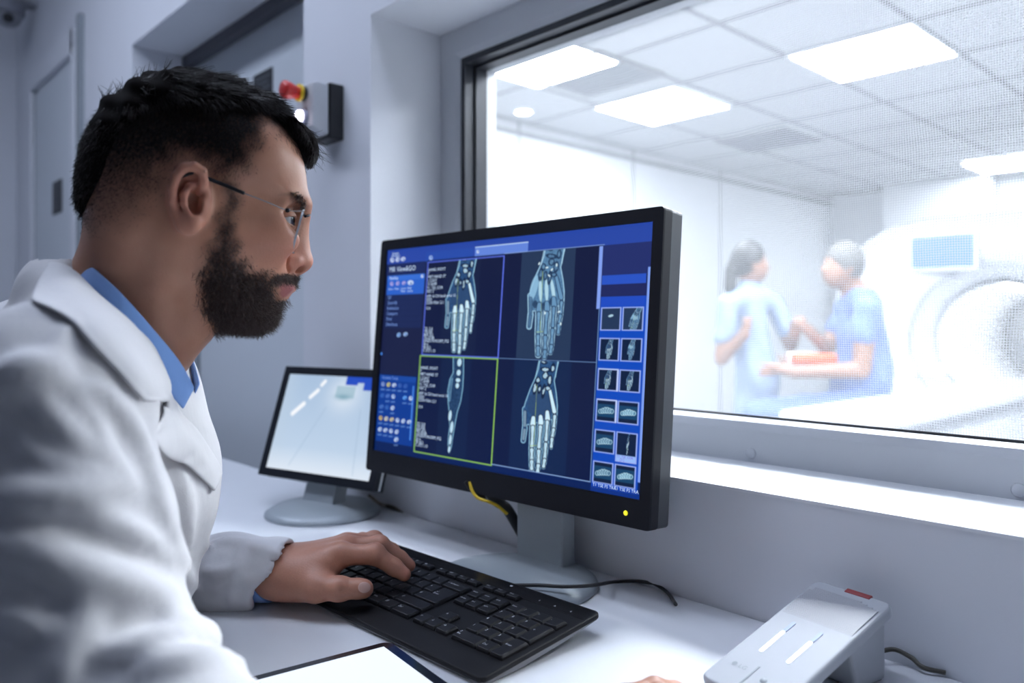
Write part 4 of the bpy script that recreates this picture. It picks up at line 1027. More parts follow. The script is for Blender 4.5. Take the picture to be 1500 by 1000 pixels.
eye_c = ab(413, 323, .031); EYL = .031; EYR = .0122
def l3(q, l): return np.array([q[0], q[1], l], f32)
EAR = [(292, 280), (299, 266), (296.5, 252), (286, 246), (272, 247.5), (260, 259), (253.5, 277), (253.5, 295), (258, 312), (266, 327)]
def ear_l(i, n): return .0790 + .0125*math.sin(PI*(i/(n-1))**.8)
EARP = [l3(ab(x, y, .085), ear_l(i, len(EAR))) for i, (x, y) in enumerate(EAR)]
ANTI = [l3(ab(x, y, .085), z) for (x, y), z in (((289, 268), .0800), ((277, 273), .0825), ((269.5, 285), .0850), ((270, 298), .0860), ((276, 307), .0850))]
def chainlm(p, pts, rs, k):
    pts = [np.asarray(q, f32) for q in pts]; return chain(p, pts, rs, k)
def head_fn(P3):
    a, b, l = loc(P3); L_ = np.abs(l); p = np.stack([a, b, L_], 1).astype(f32)
    d, W, R = head_core(a, b)
    D = inflate(d, W, R, l)
    # brow, cheekbone, cheek and jaw volumes
    D = smin(D, chain(p, [l3(ab(444, 303), .006), l3(ab(436, 296, .025), .027), l3(ab(412, 298, .045), .047)], [.0065, .0075, .006]), .014)
    D = smin(D, ellip(p, l3(ab(388, 350, .05), .0475), (.030, .016, .016)), .025)
    D = smin(D, ellip(p, l3(ab(350, 330, .06), .058), (.034, .012, .012)), .022)
    # sockets
    D = smax(D, -ellip(p, l3(ab(430, 322, .032), .036), (.0175, .0115, .0165)), .012)
    D = smax(D, -ellip(p, l3(ab(438, 329, .018), .0190), (.0075, .0100, .0060)), .014)
    D = smax(D, -ellip(p, l3(ab(392, 305, .075), .0835), (.028, .024, .014)), .02)       # temple hollow
    # nose
    D = smin(D, chain(p, [l3(ab(431, 324), 0), l3(ab(429, 352), 0), l3(ab(428, 380), 0)], [.0075, .0105, .0130]), .016)
    D = smin(D, chain(p, [l3(nose['nas'], 0), l3(nose['mid'], 0), l3(nose['tip'], 0)], [.0068, .0066, .0085]), .012)
    D = smin(D, ellip(p, l3(nose['tip'], 0), (.0095, .0088, .0100)), .005)
    D = smin(D, ellip(p, l3(nose['ala'], .0118), (.0095, .0078, .0062)), .005)
    D = smax(D, -ellip(p, l3(nose['nos'], .0092), (.0060, .0040, .0046)), .003)
    # crease beside the ala
    D = smax(D, -chain(p, [l3(ab(418.5, 376, .018), .0215), l3(ab(417, 388, .018), .0220), l3(ab(421, 397, .016), .0195)], [.0012]*3), .005)
    # lips
    D = smin(D, chain(p, [l3(ab(426.5, 421), .0), l3(ab(421, 421, .012), .0135), l3(ab(405.5, 418.5, .022), .0275)], [.0048, .0046, .0020]), .006)
    D = smin(D, chain(p, [l3(ab(414, 432), .0), l3(ab(410, 430, .011), .0125), l3(ab(403, 421, .021), .0265)], [.0055, .0052, .0020]), .006)
    D = smax(D, -chain(p, [l3(ab(427, 427.5), .0), l3(ab(418, 425.5, .012), .0165), l3(ab(402.5, 418.5, .024), .0315)], [.0008]*3), .0022)
    # lids around the eyeball
    e = l3(eye_c, EYL); q = p-e; rr_ = np.sqrt((q*q).sum(1))
    fwd_ = q[:, 0]*.985 + q[:, 2]*.17; up_ = q[:, 1] + .12*q[:, 0]
    opening = np.maximum(np.maximum(up_-fwd_*.36, -up_-fwd_*.30), -(fwd_-.002))
    lid = np.maximum(rr_-(EYR+.0020), -(opening+.0)); D = smin(D, lid, .004); D = smax(D, -(rr_-EYR*.99), .0008)
    # ears: bowl, helix, antihelix, tragus, lobe
    near = (np.abs(a+.01) < .06) & (np.abs(b) < .07)
    if near.any():
        pe = p[near]; De = D[near]
        bowl = ellip(pe, l3(ab(277, 288, .085), .0800), (.0175, .0285, .0055)); De = smin(De, bowl, .006)
        cut = ellip(pe, l3(ab(277, 282, .085), .0885), (.0140, .0235, .0090)); De = smax(De, -cut, .002); De = smax(De, -ellip(pe, l3(ab(283, 292, .085), .0860), (.0085, .0115, .0110)), .002)
        De = smin(De, chainlm(pe, EARP, [.0026, .0036, .0040, .0040, .0038, .0036, .0034, .0032, .0034, .0040], .002), .0022)
        De = smin(De, chainlm(pe, ANTI, [.0022, .0030, .0034, .0032, .0034], .002), .0025)
        De = smin(De, ellip(pe, l3(ab(276, 327, .085), .0845), (.0090, .0100, .0042)), .006)
        De = smin(De, ellip(pe, l3(ab(295, 303, .08), .0815), (.0042, .0075, .0040)), .004)
        De = smax(De, -ellip(pe, l3(ab(285, 301, .085), .0845), (.0055, .0075, .0055)), .003)
        D = D.copy(); D[near] = De
    # neck, flowing into the collar; Adam's apple
    n0, n1, n2 = (np.array([*ab(x, y), 0], f32) for x, y in ((232, 372), (190, 455), (120, 560)))
    pn = np.stack([a, b, l*1.05], 1).astype(f32)
    D = smin(D, chain(pn, [n0, n1, n2], [.0600, .0625, .070]), .022)
    D = smin(D, chain(p, [l3(ab(258, 474), .0), l3(ab(240, 506), 0)], [.033, .028]), .02)
    # sternomastoid
    D = smin(D, chain(p, [l3(ab(258, 345, .06), .058), l3(ab(232, 430, .05), .050), l3(ab(238, 530, .02), .024)], [.010, .011, .010]), .02)
    return D.astype(f32)
def tone_of(V):
    """per-vertex look of the skin: R hair roots / stubble, G redness, B lips"""
    a, b, l = loc(V.astype(f32)); L_ = np.abs(l)
    pl = lambda pts, ll=0.05: [ab(x, y, ll) for x, y in pts]
    rng = np.random.RandomState(1); nz = .0022*np.sin(a*210+b*160+l*90)+.0016*np.sin(b*330-a*230)
    scalp = poly_sd(pl([(470, 205), (446, 222), (420, 206), (392, 193), (385, 205), (378, 228), (366, 252), (352, 268), (334, 275), (318, 268), (306, 250), (285, 238), (262, 240), (248, 256), (238, 290), (216, 320), (180, 338), (135, 345), (90, 330), (90, 90), (300, 60), (470, 120)]), a, b)
    fade = .30 + .70*sstep(b, -.035, .050)
    h = sstep(scalp+nz, -.010, .018)*fade
    top = ab(400, 185)
    beard = poly_sd(pl([(332, 272), (352, 276), (351, 310), (348, 350), (353, 378), (372, 398), (392, 402), (403, 411), (398, 420), (400, 432), (404, 441), (440, 446), (440, 540), (330, 520), (311, 478), (299, 448), (294, 415), (304, 380), (322, 335)]), a, b)
    st = sstep(beard+nz*.8, -.007, .010)
    mus = poly_sd(pl([(446, 404), (434, 402.5), (418, 401.5), (404, 404), (392, 411), (386, 420), (400, 421), (412, 417), (430, 416.5), (446, 418)], .015), a, b); st = np.maximum(st, sstep(mus+nz*.3, -.002, .003)*(L_ < .042))
    brow = poly_sd(pl([(449, 296), (440, 288), (424, 287.5), (408, 293), (423, 293.5), (438, 299), (446, 307)], .03), a, b); st = np.maximum(st, .45*sstep(brow, -.0015, .002)*(L_ > .006)*(L_ < .06))
    R_ = np.clip(np.maximum(h, st*.85), 0, 1)
    ear = np.exp(-(((a-ab(275, 292, .08)[0])/.022)**2+((b-ab(275, 290, .08)[1])/.034)**2))*(L_ > .0785)
    nos = np.exp(-(((a-nose['tip'][0])/.02)**2+((b-nose['tip'][1])/.02)**2)); chk = .5*np.exp(-(((a-ab(395, 370)[0])/.03)**2+((b-ab(395, 370)[1])/.022)**2))
    G_ = np.clip(.75*ear+.55*nos+chk*.6, 0, 1)
    lip = poly_sd(pl([(404, 418), (416, 416), (428, 415.5), (434, 422), (428, 428), (421, 434), (414, 437), (409, 431), (411, 425)], .008), a, b)
    B_ = sstep(lip, -.0012, .0015)*(L_ < .036)*(1-sstep(L_, .026, .036)*.5)
    R_ = R_*(1-B_)
    return np.stack([R_, G_, B_, np.ones_like(R_)], 1), h, st*(1-B_)
def skin_mat():
    m = mat('skin', (.5, .3, .22), .43, noise=0, spec=.42, sss=.10); nt = m.node_tree; b = nt.nodes['Principled BSDF']
    at = nd(nt, 'ShaderNodeVertexColor', layer_name='tone'); sp = nd(nt, 'ShaderNodeSeparateColor'); nt.links.new(at.outputs['Color'], sp.inputs[0])
    tc = nd(nt, 'ShaderNodeTexCoord'); n1 = nd(nt, 'ShaderNodeTexNoise', Scale=55.0, Detail=4.0); nt.links.new(tc.outputs['Object'], n1.inputs['Vector'])
    n2 = nd(nt, 'ShaderNodeTexNoise', Scale=420.0, Detail=3.0); nt.links.new(tc.outputs['Object'], n2.inputs['Vector'])
    def mixc(fac, A, B, blend='MIX'):
        x = nd(nt, 'ShaderNodeMix', data_type='RGBA', blend_type=blend); x.clamp_factor = True
        for k, v in (('Factor', fac), ('A', A), ('B', B)):
            if hasattr(v, 'is_output'): nt.links.new(v, x.inputs[k])
            else: x.inputs[k].default_value = v
        return x.outputs['Result']
    base = mixc(n1.outputs['Fac'], (.47, .225, .140, 1), (.58, .300, .200, 1))
    red = mixc(sp.outputs['Green'], base, (.58, .235, .165, 1)); lip = mixc(sp.outputs['Blue'], red, (.42, .15, .14, 1))
    # hair roots, and the shade put on the hands: speckled mask
    mr = nd(nt, 'ShaderNodeMapRange'); mr.inputs['From Min'].default_value = .25; mr.inputs['From Max'].default_value = .75; mr.inputs['To Min'].default_value = -.18; mr.inputs['To Max'].default_value = .18
    nt.links.new(n2.outputs['Fac'], mr.inputs['Value'])
    ad = nd(nt, 'ShaderNodeMath', operation='MULTIPLY_ADD'); nt.links.new(sp.outputs['Red'], ad.inputs[0]); ad.inputs[1].default_value = 1.0
    ml = nd(nt, 'ShaderNodeMath', operation='MULTIPLY'); nt.links.new(mr.outputs[0], ml.inputs[0]); nt.links.new(sp.outputs['Red'], ml.inputs[1]); nt.links.new(ml.outputs[0], ad.inputs[2])
    col = mixc(ad.outputs[0], lip, (.014, .009, .009, 1))
    nt.links.new(col, b.inputs['Base Color'])
    bp = nd(nt, 'ShaderNodeBump', Strength=.25, Distance=.0008); nt.links.new(n2.outputs['Fac'], bp.inputs['Height']); nt.links.new(bp.outputs['Normal'], b.inputs['Normal'])
    return m
M_skin = skin_mat()
M_hair = mat('dark brown hair', (.014, .0095, .009), .45, noise=.3, scale=300, spec=.4)
M_cap = mat('dense dark hair', (.007, .005, .005), .9, noise=.3, scale=300, spec=.05)
M_beard = mat('dark brown beard', (.080, .056, .052), .45, noise=.3, scale=300, spec=.4)
# ---------------------------------------------------------------- hands
HSK = f32
def kh(px, py, H): return cp(px, py, (CAMH-DESK-H)*F/(py-PY0))      # pixel + height above desk, camera frame
def hand_fn_left():
    # left hand seen from its thumb side, palm down on the keys
    Zw = .925
    wr0, wr1 = cp(352, 838, .925), cp(402, 838, .93)
    idx = [cp(497, 812, .915), cp(549, 812, .915), cp(577, 830, .917), cp(592, 841, .915)]
    mid = [cp(507, 801, .945), cp(556, 800, .950), cp(585, 818, .957), cp(599, 828, .957)]
    rin = [cp(508, 796, .975), cp(548, 792, .99), cp(574, 806, 1.0), cp(583, 814, 1.0)]
    pin = [cp(500, 799, 1.00), cp(531, 793, 1.025), cp(551, 802, 1.04), cp(559, 808, 1.04)]
    th = [cp(425, 848, .905), cp(462, 861, .885), cp(497, 862, .878), cp(534, 862, .880)]
    def fn(p):
        D = chain(p, [wr0, wr1], [.0252, .0258])
        q = p.copy()
        wid = chain(p, [cp(402, 834, .950), cp(402, 841, .914)], [.0200, .0200]); D = smin(D, wid, .02)
        # palm: metacarpal rods blended into one pad
        for (x, y, z), f_, r0, r1 in (((410, 843, .914), idx, .0190, .0142), ((412, 832, .93), mid, .021, .0135), ((412, 830, .95), rin, .020, .0125), ((408, 832, .968), pin, .018, .0115)):
            D = smin(D, chain(p, [cp(x, y, z), f_[0]], [r0, r1]), .022)
        D = smin(D, ellip(p, cp(445, 852, .905), (.034, .020, .022)), .022)
        D = smin(D, ellip(p, cp(440, 850, .95), (.036, .015, .030)), .02)
        # web between thumb and index
        D = smin(D, chain(p, [cp(455, 838, .905), cp(482, 829, .905)], [.0165, .0090]), .016)
        for f_, r in ((idx, (.0128, .0112, .0098, .0080)), (mid, (.0128, .0112, .0098, .0080)), (rin, (.0122, .0106, .0092, .0075)), (pin, (.0110, .0096, .0084, .0070))):
            c = chain(p, f_, r, .004)
            c = smin(c, ellip(p, f_[1]+np.array([0, .0015, 0]), (r[1]*1.08,)*3), .005)
            D = smin(D, c, .007)
        t = chain(p, th, (.0185, .0155, .0122, .0098), .006); t = smin(t, ellip(p, th[2], (.013, .0125, .0125)), .006)
        t = smin(t, ellip(p, (th[3]+th[2]*.35)/1.35, (.0140, .0108, .0108)), .005)
        # creases over the thumb joint
        for dx in (-3, 0, 3.2): t = smax(t, -chain(p, [cp(502+dx, 854, .8660), cp(502.6+dx, 859, .8648), cp(503+dx, 866, .8655)], [.0012, .0013, .0010]), .0022)
        D = smin(D, t, .012)
        for f_ in (idx, mid): 
            c = f_[1]; D = smax(D, -capsule(p, c+np.array([-.001, .0118, -.004]), c+np.array([-.001, .0118, .004]), .0005), .0016)
        # nail bed of the thumb
        return D.astype(f32)
    return fn
HL = hand_fn_left()
def hand_fn_right():
    wr = cp(814, 1089, .60); k0 = cp(919, 1039, .615)
    f_ = [[cp(919, 1037, .600), cp(964, 1019, .610), cp(994, 1025, .615), cp(1017, 1039, .615)], [cp(916, 1027, .625), cp(959, 1010, .640), cp(989, 1014, .650), cp(1012, 1026, .655)], [cp(914, 1029, .650), cp(952, 1015, .670), cp(979, 1021, .680), cp(997, 1033, .685)], [cp(908, 1037, .672), cp(939, 1026, .692), cp(960, 1034, .703), cp(974, 1044, .706)]]
    th = [cp(849, 1094, .575), cp(894, 1101, .568), cp(929, 1094, .572), cp(959, 1087, .578)]
    def fn(p):
        D = chain(p, [cp(714, 1121, .57), wr], [.027, .026])
        for q, r0, r1 in zip(f_, (.019, .019, .018, .016), (.0125, .012, .0115, .0105)): D = smin(D, chain(p, [wr, q[0]], [r0, r1]), .02)
        for q, r in zip(f_, ((.0115, .0100, .0088, .0074),)*3+((.0100, .0088, .0078, .0066),)): D = smin(D, chain(p, q, r, .004), .006)
        D = smin(D, chain(p, th, (.017, .014, .011, .009), .006), .012)
        return D.astype(f32)
    return fn
HR = hand_fn_right()
# ---------------------------------------------------------------- person root
hip = Vector(cw(np.array([-.50, -.55, .80])))
man = empty('person', (hip.x, hip.y, 0), 'bearded man with glasses in a white lab coat typing and looking at the monitor', 'person')
Vh, Qh = nets(head_fn, (-.50, -.10, .56), (-.14, .26, .96), .0013)
Vh = Vh
tone, hmask, bmask = tone_of(Vh)
Vl, Ql = nets(HL, (-.34, -.345, .82), (-.09, -.20, 1.09), .0014)
Vr, Qr = nets(HR, (-.07, -.34, .53), (.16, -.24, .76), .002)
def flat_tone(V, g): t = np.zeros((len(V), 4)); t[:, 0] = .22; t[:, 1] = g; t[:, 3] = 1; return t  # hands darkened evenly: their shade is put into the skin tone
tl_ = flat_tone(Vl, .35)
ti = cp(590, 838, .91); 
for c in (cp(597, 840, .91), cp(603, 828, .955), cp(540, 860, .87)): tl_[:, 1] = np.maximum(tl_[:, 1], .8*np.exp(-((Vl-c)**2).sum(1)/.013**2))
# torso under the clothes joins head and arms into one figure
def trunk(p):
    D = ellip(p, cp(105, 740, .80), (.088, .18, .125)); D = smin(D, chain(p, [cp(140, 540, .79), cp(120, 640, .80)], [.06, .07]), .05)
    for a_, b_, c_ in ((cp(70, 585, .58), cp(112, 1012, .528), [cp(430, 1215, .45), cp(600, 1190, .47), cp(780, 1097, .56)]), (cp(172, 590, .97), cp(190, 868, 1.0), [cp(250, 858, .965), cp(352, 838, .925)])):
        D = smin(D, chain(p, [cp(150, 560, .79), a_, b_, *c_], [.045, .038, .034]+[.027]*len(c_), .01), .02)
    return D.astype(f32)
Vt, Qt = nets(trunk, (-.62, -.42, .40), (.06, .02, 1.08), .006)
V, Q = joinVQ([(Vh, Qh), (Vl, Ql), (Vr, Qr), (Vt, Qt)])
mesh_from('body', V, Q, M_skin, man, attr=np.concatenate([tone, tl_, flat_tone(Vr, .25), flat_tone(Vt, .1)]))
# thumb nail
ns = march(HL, [534.0], [860.0])[0]; ng = grad(HL, ns[None])[0]; nx = np.array([.99, .02, .05]); nx -= ng*(nx @ ng); nx /= np.linalg.norm(nx); ny = np.cross(ng, nx); NR = np.stack([nx, ny, ng])
def nail_fn(p):
    e = ellip(p, ns, (.0072, .0060, .0060), NR); return smax(e, np.abs(HL(p)-.0002)-.0006, .0003).astype(f32)
V, Q = nets(nail_fn, ns-.010, ns+.010, .0004, slack=3); mesh_from('thumb_nail', V, Q, mat('nail', (.52, .33, .28), .28, noise=.05, scale=200, spec=.5), man)
# ---------------------------------------------------------------- eyes
def eye(l, name):
    c = w3(eye_c[0], eye_c[1], l); look = FW*math.cos(.10)*math.cos(.10)+UPV*(-.04)+LT*(.42)
    look = look/np.linalg.norm(look); z = Vector(wdir(look)); c = Vector(cw(c)); M = Matrix.Translation(c) @ z.to_track_quat('Z', 'Y').to_matrix().to_4x4()
    r = EYR; n = 22; pr = [(r*math.sin(PI*(1-k/n)), r*math.cos(PI*(1-k/n))) for k in range(n+1)]
    m = MB(); m.lathe([p for p in pr if p[1] < r*.90] + [(0, r*.985)], 32, M, 0, cap=False)
    m.build(name, mat('eye white', (.70, .68, .68), .2, noise=0), man)
    return M
for l in (EYL, -EYL):
    M = eye(l, 'eyeball'); r = EYR
    m = MB(); m.lathe([(.0054, r*.915), (.0040, r*.955), (.0024, r*.985)], 28, M, 0, cap=False); m.lathe([(.0024, r*.986), (0, r*1.0)], 28, M, 1, cap=False)
    m.build('iris', [mat('iris', (.06, .05, .06), .15, noise=.3, scale=900), mat('pupil', (.003, .003, .004), .1, noise=0)], man.children[-1])
# ---------------------------------------------------------------- hair
HP = [(114, 296), (116, 256), (123, 226), (135, 196), (151, 172), (171, 151), (194, 135), (217, 122), (240, 115), (262, 113), (300, 118), (345, 133), (390, 153), (425, 176), (448, 195), (461, 211), (466, 224), (463, 235), (455, 240), (447, 230), (436, 214), (418, 203), (399, 194), (380, 200), (362, 225), (330, 236), (290, 232), (258, 238), (238, 262), (222, 296), (190, 318), (150, 325), (122, 318)]
HPP = smoothpoly(HP, 3)
def hair_fn(P3):
    a, b, l = loc(P3); d = poly_sd(HPP, a, b)
    _, W, R = head_core(a, b)
    thick = -.0015 + .0125*sstep(b, .020, .10)
    # hair cap: thick on top, sinking into the scalp at the sides
    q = np.maximum(1-d/.060, 0); e = 2.35; Wt = W+thick; s = (np.abs(l)/Wt)**e+q**e
    D1 = (s**(1/e)-1)*.055
    wav = .0016*np.sin(a*190+l*60+b*40)+.0012*np.sin(a*90-l*170)+.0010*np.sin(b*300+a*100)
    return (D1+wav*sstep(b, .03, .09)).astype(f32)
Vc, Qc = nets(hair_fn, (-.46, .06, .60), (-.15, .27, .92), .0025)
rng = np.random.RandomState(11)
a_, b_, l_ = loc(Vc.astype(f32)); 
side = sstep(b_, -.01, .10)
parts = [(Vc, Qc)]
p0, n0_, qi = sample_surface(Vc, Qc, (.25+side).astype(float), 26000, rng)
aa_, bb_, ll_ = loc(p0.astype(f32)); tp = sstep(bb_, .045, .115)[:, None]; fr = sstep(aa_, .02, .10)[:, None]
ok = head_fn((p0).astype(f32)) > -.0035
# hair direction: swept forward and over on top, down and back at the sides
dr = FW[None]*(1.0*tp+.10) + UPV[None]*(-.75+.55*tp-.25*fr*tp) + n0_*(.14+.10*tp-.12*fr*tp) + rng.normal(size=p0.shape)*.10 - FW[None]*(1-tp)*.45
ln = (.006+.013*tp[:, 0]+.004*fr[:, 0]*tp[:, 0])*(.6+.7*rng.rand(len(p0)))
sel = ok
parts.append(strands(p0[sel]-n0_[sel]*.001, dr[sel], ln[sel], .00036, curl=.07, droop=.03, rng=rng))
# a few tufts standing up at the crown
cr = (bb_ > .080) & (aa_ < -.02) & (rng.rand(len(p0)) < .035)
d2 = n0_*.7+FW[None]*.6+rng.normal(size=p0.shape)*.25; parts.append(strands(p0[cr], d2[cr], .008+.007*rng.rand(cr.sum()), .00034, curl=.12, rng=rng))
# loose hairs at the tip of the fringe
fh = (aa_ > ab(440, 200)[0]) & (bb_ > ab(440, 240)[1]) & (rng.rand(len(p0)) < .05)
d5 = FW[None]*.8-UPV[None]*.5+rng.normal(size=p0.shape)*.2; parts.append(strands(p0[fh], d5[fh], .010+.008*rng.rand(fh.sum()), .0003, curl=.15, droop=.1, rng=rng))
# clipped sides
ws = (hmask*(1-sstep(loc(Vh.astype(f32))[1], .050, .10))).astype(float)
p1, n1_, _ = sample_surface(Vh, Qh, ws, 22000, rng)
_, b1, _ = loc(p1.astype(f32)); d1 = -UPV[None]*.8-FW[None]*.25+n1_*.45+rng.normal(size=p1.shape)*.25
sh_ = strands(p1, d1, (.0014+.0050*sstep(b1, -.01, .08))*(.7+.6*rng.rand(len(p1))), .00017, curl=.08, segs=2, rng=rng)
nc = len(Qc); parts.append(sh_)
V, Q = joinVQ(parts)
mesh_from('hair', V, Q, [M_hair, M_cap], man, mi=np.r_[np.ones(nc), np.zeros(len(Q)-nc)])
# ---------------------------------------------------------------- beard, moustache, eyebrows
ah, bh, lh = loc(Vh.astype(f32))
wb = bmask.astype(float)*(bh < -.0).astype(float)*(np.abs(lh) < .078); dens = .55+.6*sstep(-bh, .035, .085)
p2, n2_, _ = sample_surface(Vh, Qh, wb*dens, 14000, rng)
a2, b2, l2 = loc(p2.astype(f32)); low = sstep(-b2, .03, .10)[:, None]; mo_ = ((a2 > ab(400, 410)[0]) & (b2 > ab(400, 425)[1]))[:, None]
d3 = -UPV[None]*(.75-.1*low)+FW[None]*(.25*low)+n2_*(.45+.35*low)+rng.normal(size=p2.shape)*.33
d3 = np.where(mo_, -UPV[None]*.8+FW[None]*.15-LT[None]*0+n2_*.5+rng.normal(size=p2.shape)*.2, d3)
ln = (.0035+.0065*low[:, 0])*(.6+.7*rng.rand(len(p2))); ln = np.where(mo_[:, 0], .0055, ln)
V, Q = strands(p2-n2_*.0005, d3, ln, .00024, curl=.30, rng=rng)
mesh_from('beard', V, Q, M_beard, man)
br = poly_sd([ab(x, y, .03) for x, y in ((449, 296), (440, 288), (424, 287.5), (408, 293), (423, 293.5), (438, 299), (446, 307))], ah, bh)
wbr = (sstep(br, -.001, .002)*(np.abs(lh) > .007)*(np.abs(lh) < .055)*(ah > .06)).astype(float)
p4, n4, _ = sample_surface(Vh, Qh, wbr, 420, rng); l4 = loc(p4.astype(f32))[2]
d4 = LT[None]*np.sign(l4)[:, None]*.8-FW[None]*.3+n4*.35-UPV[None]*.05+rng.normal(size=p4.shape)*.18
for sg, nm in ((1, 'eyebrow'), (-1, 'eyebrow')):
    k4 = l4*sg > 0; V, Q = strands(p4[k4], d4[k4], .005+.003*rng.rand(k4.sum()), .00024, curl=.08, segs=3, rng=rng); mesh_from('eyebrow', V, Q, M_beard, man)
# ---------------------------------------------------------------- glasses
M_gl = mat('glasses black metal', (.010, .010, .014), .3, metal=.4); M_wire = mat('glasses fine wire', (.30, .29, .29), .3, metal=.8)
gls = MB()
for s in (1, -1):
    pts = [w3(*ab(256, 280, .0), s*.0825)] if False else []
    pa = [w3(*ab(250, 278, .08), s*.0800), w3(*ab(262, 262, .08), s*.0825), w3(*ab(285, 254, .08), s*.0810), w3(*ab(306, 262, .08), s*.0800), w3(*ab(332, 272, .08), s*.0790), w3(*ab(358, 283, .078), s*.0775)]
    gls.tube([cw(q) for q in spline(pa, 6)], .0017, 8)
gm = gls.build('glasses', M_gl, man)
def lens_pt(u, v, s):
    """u 0 at nose .. 1 at temple, v -1..1"""
    top = np.array([*ab(447.5, 316, .010), .0]); bot = np.array([*ab(432.5, 371, .028), .0])
    l = .0105+.0490*u
    c = top*(.5+.5*v)+bot*(.5-.5*v); c = c-np.array([.0025*u, -.001*u, 0]); c[2] = l*s
    return w3(*c)
for s in (1, -1):
    wire = MB(); pb = [w3(*ab(358, 283, .078), s*.0775), w3(*ab(392, 296, .072), s*.0715), w3(*ab(420, 308, .062), s*.0640), lens_pt(1, .82, s)]
    wire.tube([cw(q) for q in spline(pb, 6)], .0006, 6); wire.build('temple_wire', M_wire, gm)
    hg = MB(); q = cw(w3(*ab(421, 308.5, .062), s*.0640)); hg.lathe([(0, .002), (.0018, .0016), (.0020, 0), (.0018, -.0016), (0, -.002)], 12, Matrix.Translation(q)); hg.build('hinge', M_gl, gm)
    # lens: rounded slab with thickness
    out = [((x/1.0+.5), y) for x, y in [(x_/.049, y_/.0185) for x_, y_ in rbox(.049, .037, .0125, 6)]]
    fr_ = [lens_pt(u, v, s) for u, v in out]; th_ = FW*.0018
    n = len(fr_); v = [cw(q) for q in fr_]+[cw(q-th_) for q in fr_]
    mm = MB(); mm.add(v, [tuple(range(n)), tuple(range(2*n-1, n-1, -1))]); mm.add(v, [(i, n+i, n+(i+1) % n, (i+1) % n) for i in range(n)], 1)
    np_ = MB(); np_.tube([cw(q) for q in spline([lens_pt(.06, -.05, s), w3(*ab(436, 345, .012), s*.0125), w3(*ab(433.5, 350, .012), s*.0110)], 5)], .0006, 6); np_.build('pad_arm', mat('gold metal', (.75, .55, .30), .25, metal=.9), gm)
    pd_ = MB(); pd_.bm((lambda b: (bmesh.ops.create_uvsphere(b, u_segments=14, v_segments=10, radius=1), b)[1])(bmesh.new()), 0, True, Matrix.Translation(cw(w3(*ab(433, 351, .012), s*.0108))) @ Matrix.Diagonal((.0022, .0022, .0050, 1))); pd_.build('nose_pad', mat('clear pad', (.75, .65, .52), .2, noise=0), gm)
    def lens_mat():
        mt = bpy.data.materials.get('lens glass')
        if mt: return mt
        mt = bpy.data.materials.new('lens glass'); mt.use_nodes = True; nt = mt.node_tree; nt.nodes.clear()
        o = nd(nt, 'ShaderNodeOutputMaterial'); t = nd(nt, 'ShaderNodeBsdfTransparent'); t.inputs[0].default_value = (.93, .96, .98, 1); g = nd(nt, 'ShaderNodeBsdfGlossy', Roughness=.03); fz = nd(nt, 'ShaderNodeFresnel', IOR=1.5); mx = nd(nt, 'ShaderNodeMixShader')
        nt.links.new(fz.outputs[0], mx.inputs[0]); nt.links.new(t.outputs[0], mx.inputs[1]); nt.links.new(g.outputs[0], mx.inputs[2]); nt.links.new(mx.outputs[0], o.inputs[0]); return mt
    mm.build('lens', [lens_mat(), mat('polished lens edge', (.62, .68, .76), .25, noise=0)], gm, fix=False)
bg = MB(); bg.tube([cw(q) for q in spline([lens_pt(.10, .93, 1), lens_pt(0, .97, 1)+FW*.003+UPV*.001, w3(*ab(449.5, 314, 0), 0)+FW*.003, lens_pt(0, .97, -1)+FW*.003+UPV*.001, lens_pt(.10, .93, -1)], 5)], .0013, 8); bg.build('bridge', M_gl, gm)
# ================================================================ lab coat and shirt
def fabric(name, col, bscale, bump=.12, rough=.85, sheen=.15):
    m = mat(name, col, rough, noise=.03, scale=25, sheen=sheen, spec=.25); nt = m.node_tree; b = nt.nodes['Principled BSDF']
    tc = nd(nt, 'ShaderNodeTexCoord'); n1 = nd(nt, 'ShaderNodeTexNoise', Scale=28.0, Detail=3.0, Roughness=.55); n2 = nd(nt, 'ShaderNodeTexNoise', Scale=float(bscale), Detail=2.0)
    mp = nd(nt, 'ShaderNodeMapping'); mp.inputs['Scale'].default_value = (1, 1, .55); nt.links.new(tc.outputs['Object'], mp.inputs[0]); nt.links.new(mp.outputs[0], n1.inputs['Vector']); nt.links.new(tc.outputs['Object'], n2.inputs['Vector'])
    b1 = nd(nt, 'ShaderNodeBump', Strength=.16, Distance=.010); b2 = nd(nt, 'ShaderNodeBump', Strength=bump, Distance=.001)
    nt.links.new(n1.outputs['Fac'], b1.inputs['Height']); nt.links.new(n2.outputs['Fac'], b2.inputs['Height']); nt.links.new(b1.outputs['Normal'], b2.inputs['Normal']); nt.links.new(b2.outputs['Normal'], b.inputs['Normal'])
    return m
M_coat = fabric('white cotton twill', (.72, .71, .72), 900)
M_shirt = fabric('blue shirt cotton', (.20, .36, .72), 1200)
M_cuffin = fabric('patterned shirt lining', (.25, .33, .50), 1200)
SHR = cp(62, 584, .552); ELR = cp(112, 1012, .528); WRR = cp(780, 1097, .56)
SHL = cp(150, 590, .95); ELL = cp(190, 868, 1.00); WLL = cp(402, 840, .925)
BY = math.radians(26); BR = np.array([[math.cos(BY), 0, math.sin(BY)], [0, 1, 0], [math.sin(BY), 0, -math.cos(BY)]])
